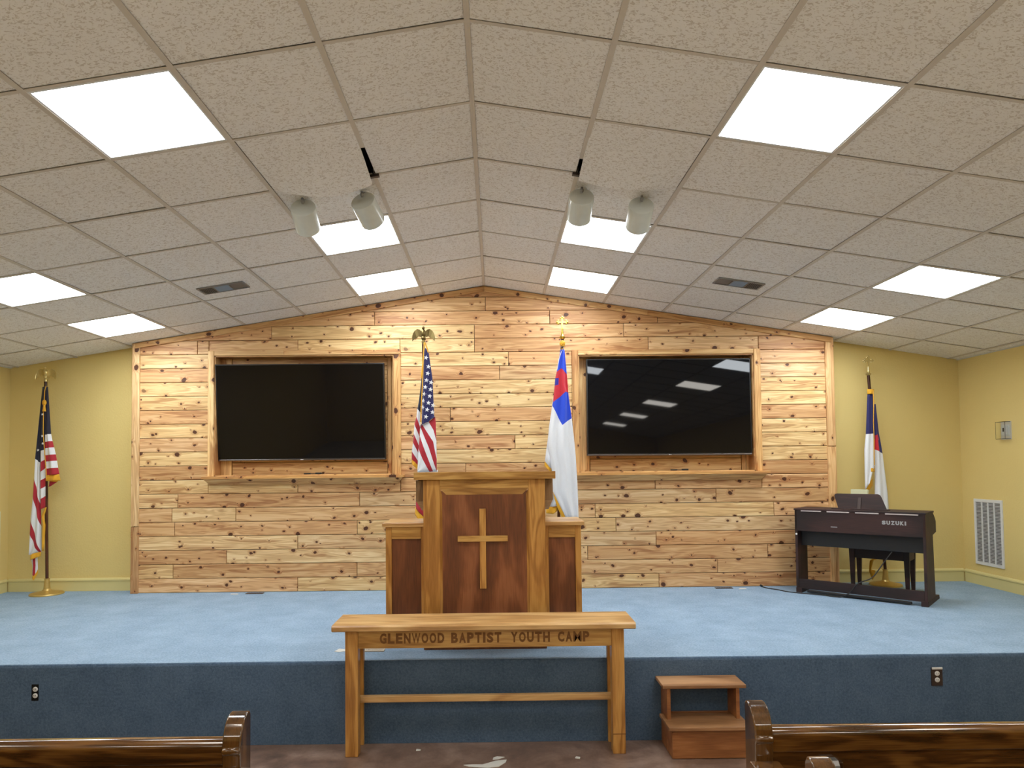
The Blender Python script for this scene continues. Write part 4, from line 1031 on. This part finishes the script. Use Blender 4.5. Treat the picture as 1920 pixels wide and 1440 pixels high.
# ------------------------------------------------------------------ wall fittings
# right return-air grille
t = thing('air_grille', 'tall white louvred air grille low on the right wall', 'air grille', (XR, -.21, .53))
GW, GH = .185, .325
for a_, b_ in (((-GW, -GH), (GW, -GH+.028)), ((-GW, GH-.028), (GW, GH)), ((-GW, -GH+.028), (-GW+.022, GH-.028)), ((GW-.022, -GH+.028), (GW, GH-.028))):
    box('frame_side', (-.014, a_[0], a_[1]), (0, b_[0], b_[1]), 'white', .002)
box('duct_opening', (-.003, -GW+.02, -GH+.026), (-.0005, GW-.02, GH-.026), 'grille_void', 0)
for k in range(1, 4): y = -GW+.022+k*(2*GW-.044)/4; box('divider', (-.013, y-.006, -GH+.028), (-.004, y+.006, GH-.028), 'white', 0)
sl = None; ns = 44
for k in range(ns):
    z = -GH+.034+k*(2*GH-.066)/(ns-1)
    if sl is None:
        sl = MB().box((-.005, -GW+.022, -.0035), (.001, GW-.022, -.0005), mat=Matrix.Translation((-.004, 0, 0)) @ Matrix.Rotation(.5, 4, 'Y')).build('louvre', M['white'], t, loc=(0, 0, z))
    else: copy_part(sl, t, (0, 0, z))
# left grille (edge only in the picture)
t2 = thing('air_grille', 'white air grille on the left wall cut by the picture edge', 'air grille', (XL, -.16, .50), PI)
for ch in [o for o in bpy.data.objects if o.parent == t]: copy_part(ch, t2)
# thermostat
t = thing('thermostat', 'white thermostat inside a clear locking guard on the right wall', 'thermostat', (XR, -.47, 1.52))
box('back_plate', (-.006, -.045, -.055), (0, .045, .055), 'white', .002)
box('body', (-.028, -.03, -.042), (-.006, .03, .042), 'white', .006)
box('display', (-.0295, -.010, -.012), (-.0285, .010, .024), 'blackp', 0)
b = MB()
for a_, b__ in (((-.062, -.06, -.082), (-.058, .06, .082)), ((-.058, -.06, -.082), (0, -.056, .082)), ((-.058, .056, -.082), (0, .06, .082)), ((-.058, -.056, .078), (0, .056, .082)), ((-.058, -.056, -.082), (0, .056, -.078))):
    b.box(a_, b__)
b.build('clear_guard', M['clear'], t)
box('guard_base', (-.004, -.064, -.086), (0, .064, .086), 'ivory', .001)
# outlets on the stage front
for x, z, lab, plate in ((-2.839, -.172, 'bare white double socket without a cover plate on the stage front, left', False), (2.912, -.141, 'double socket with a brown metal plate on the stage front, right', True)):
    t = thing('outlet', lab, 'outlet', (x, YS, z), group='sockets on the stage front')
    if plate:
        box('cover_plate', (-.036, -.006, -.058), (.036, .0005, .058), 'bronze', .002)
        MB().box((-.034, -.012, .046), (.034, -.0055, .06)).build('bright_top_edge', M['white'], t, bevel=.003)
    else:
        box('box_opening', (-.022, -.003, -.052), (.022, .0005, .05), 'dark', .001)
    for dz in (-.02, .02):
        f = MB().lathe([(.0155, 0), (.0155, .003), (.013, .005)], n=20, mat=Matrix.Translation((.004 if not plate else 0, -.004 if not plate else -.0055, dz)) @ Matrix.Rotation(PI/2, 4, 'X')).build('socket_face', M['white'], t, smooth=40)
        for dx in (-.005, .005): MB().box((dx-.001+(.004 if not plate else 0), -.0115, dz-.001), (dx+.001+(.004 if not plate else 0), -.008, dz+.007)).build('slot', M['blackp'], f)
# floor registers on the stage
for (x, y, w_, d_, lab, mt) in ((-2.285, -.10, .17, .055, 'dark floor register in the carpet at the foot of the timber wall, left', 'vent_dark'), (2.35, -.10, .17, .05, 'dark floor register in the carpet at the foot of the timber wall, right', 'vent_dark'),
                                (-.735, -2.18, .15, .06, 'beige floor register in the stage carpet beside the pulpit, left', 'beige')):
    t = thing('floor_register', lab, 'floor vent', (x, y, 0), group='floor registers on the stage')
    for a_, b_ in (((-w_/2, -d_/2), (w_/2, -d_/2+.008)), ((-w_/2, d_/2-.008), (w_/2, d_/2)), ((-w_/2, -d_/2+.008), (-w_/2+.01, d_/2-.008)), ((w_/2-.01, -d_/2+.008), (w_/2, d_/2-.008))):
        box('rim', (*a_, 0), (*b_, .006), 'beige' if mt == 'beige' else 'bronze', .001)
    box('grating', (-w_/2+.01, -d_/2+.008, 0), (w_/2-.01, d_/2-.008, .002), mt, 0)
    for k in range(9):
        x_ = -w_/2+.02+k*(w_-.04)/8; box('slat', (x_-.003, -d_/2+.008, .002), (x_+.003, d_/2-.008, .005), 'beige' if mt == 'beige' else 'bronze', 0)
# scraps
def scrap(name, lab, cat, pts, z, mat='paper', grp=None):
    c = sum((Vector((p[0], p[1], 0)) for p in pts), Vector())/len(pts)
    o = MB().prism([(p[0]-c.x, p[1]-c.y) for p in pts], 0, .003, 'z').build(name, M[mat], None, loc=(c.x, c.y, z))
    return tag(o, lab, cat, grp)
g1 = 'pale scraps on the brown floor'
def fp(*pp): return [tuple(atz(x, y, ZF)[:2]) for x, y in pp]
def sp_(*pp): return [tuple(atz(x, y, 0)[:2]) for x, y in pp]
scrap('tape_scrap', 'curved strip of peeling pale tape on the brown floor at the bottom centre', 'scrap', fp((869, 1435), (880, 1438), (915, 1440), (935, 1438), (948, 1430), (950, 1425), (930, 1427), (905, 1434), (885, 1434)), ZF, grp=g1)
scrap('paint_fleck', 'small pale patch just above the curved tape strip on the floor', 'scrap', fp((924, 1425), (934, 1424), (946, 1420), (932, 1419), (925, 1421)), ZF, grp=g1)
scrap('paint_fleck', 'tiny white fleck on the floor right of the tape strip', 'scrap', fp((1078, 1422), (1087, 1423), (1088, 1420), (1080, 1419)), ZF, grp=g1)
scrap('paint_fleck', 'tiny pale fleck on the floor left of the tape strip, under the table', 'scrap', fp((780, 1408), (788, 1408), (789, 1406), (781, 1405)), ZF, grp=g1)
scrap('paper_scrap', 'white oval scrap on the stage carpet left of the table', 'scrap', sp_((627, 1222), (636, 1223), (650, 1221), (648, 1218), (636, 1217)), 0)
scrap('paper_scrap', 'tiny white scraps on the carpet beside the left dark floor register', 'scrap', sp_((432, 1115), (446, 1115), (447, 1113.5), (433, 1113.5)), 0)
scrap('paper_scrap', 'tiny white scrap on the carpet beside the right dark floor register', 'scrap', sp_((1385, 1105), (1400, 1104.5), (1398, 1103), (1387, 1103.2)), 0)
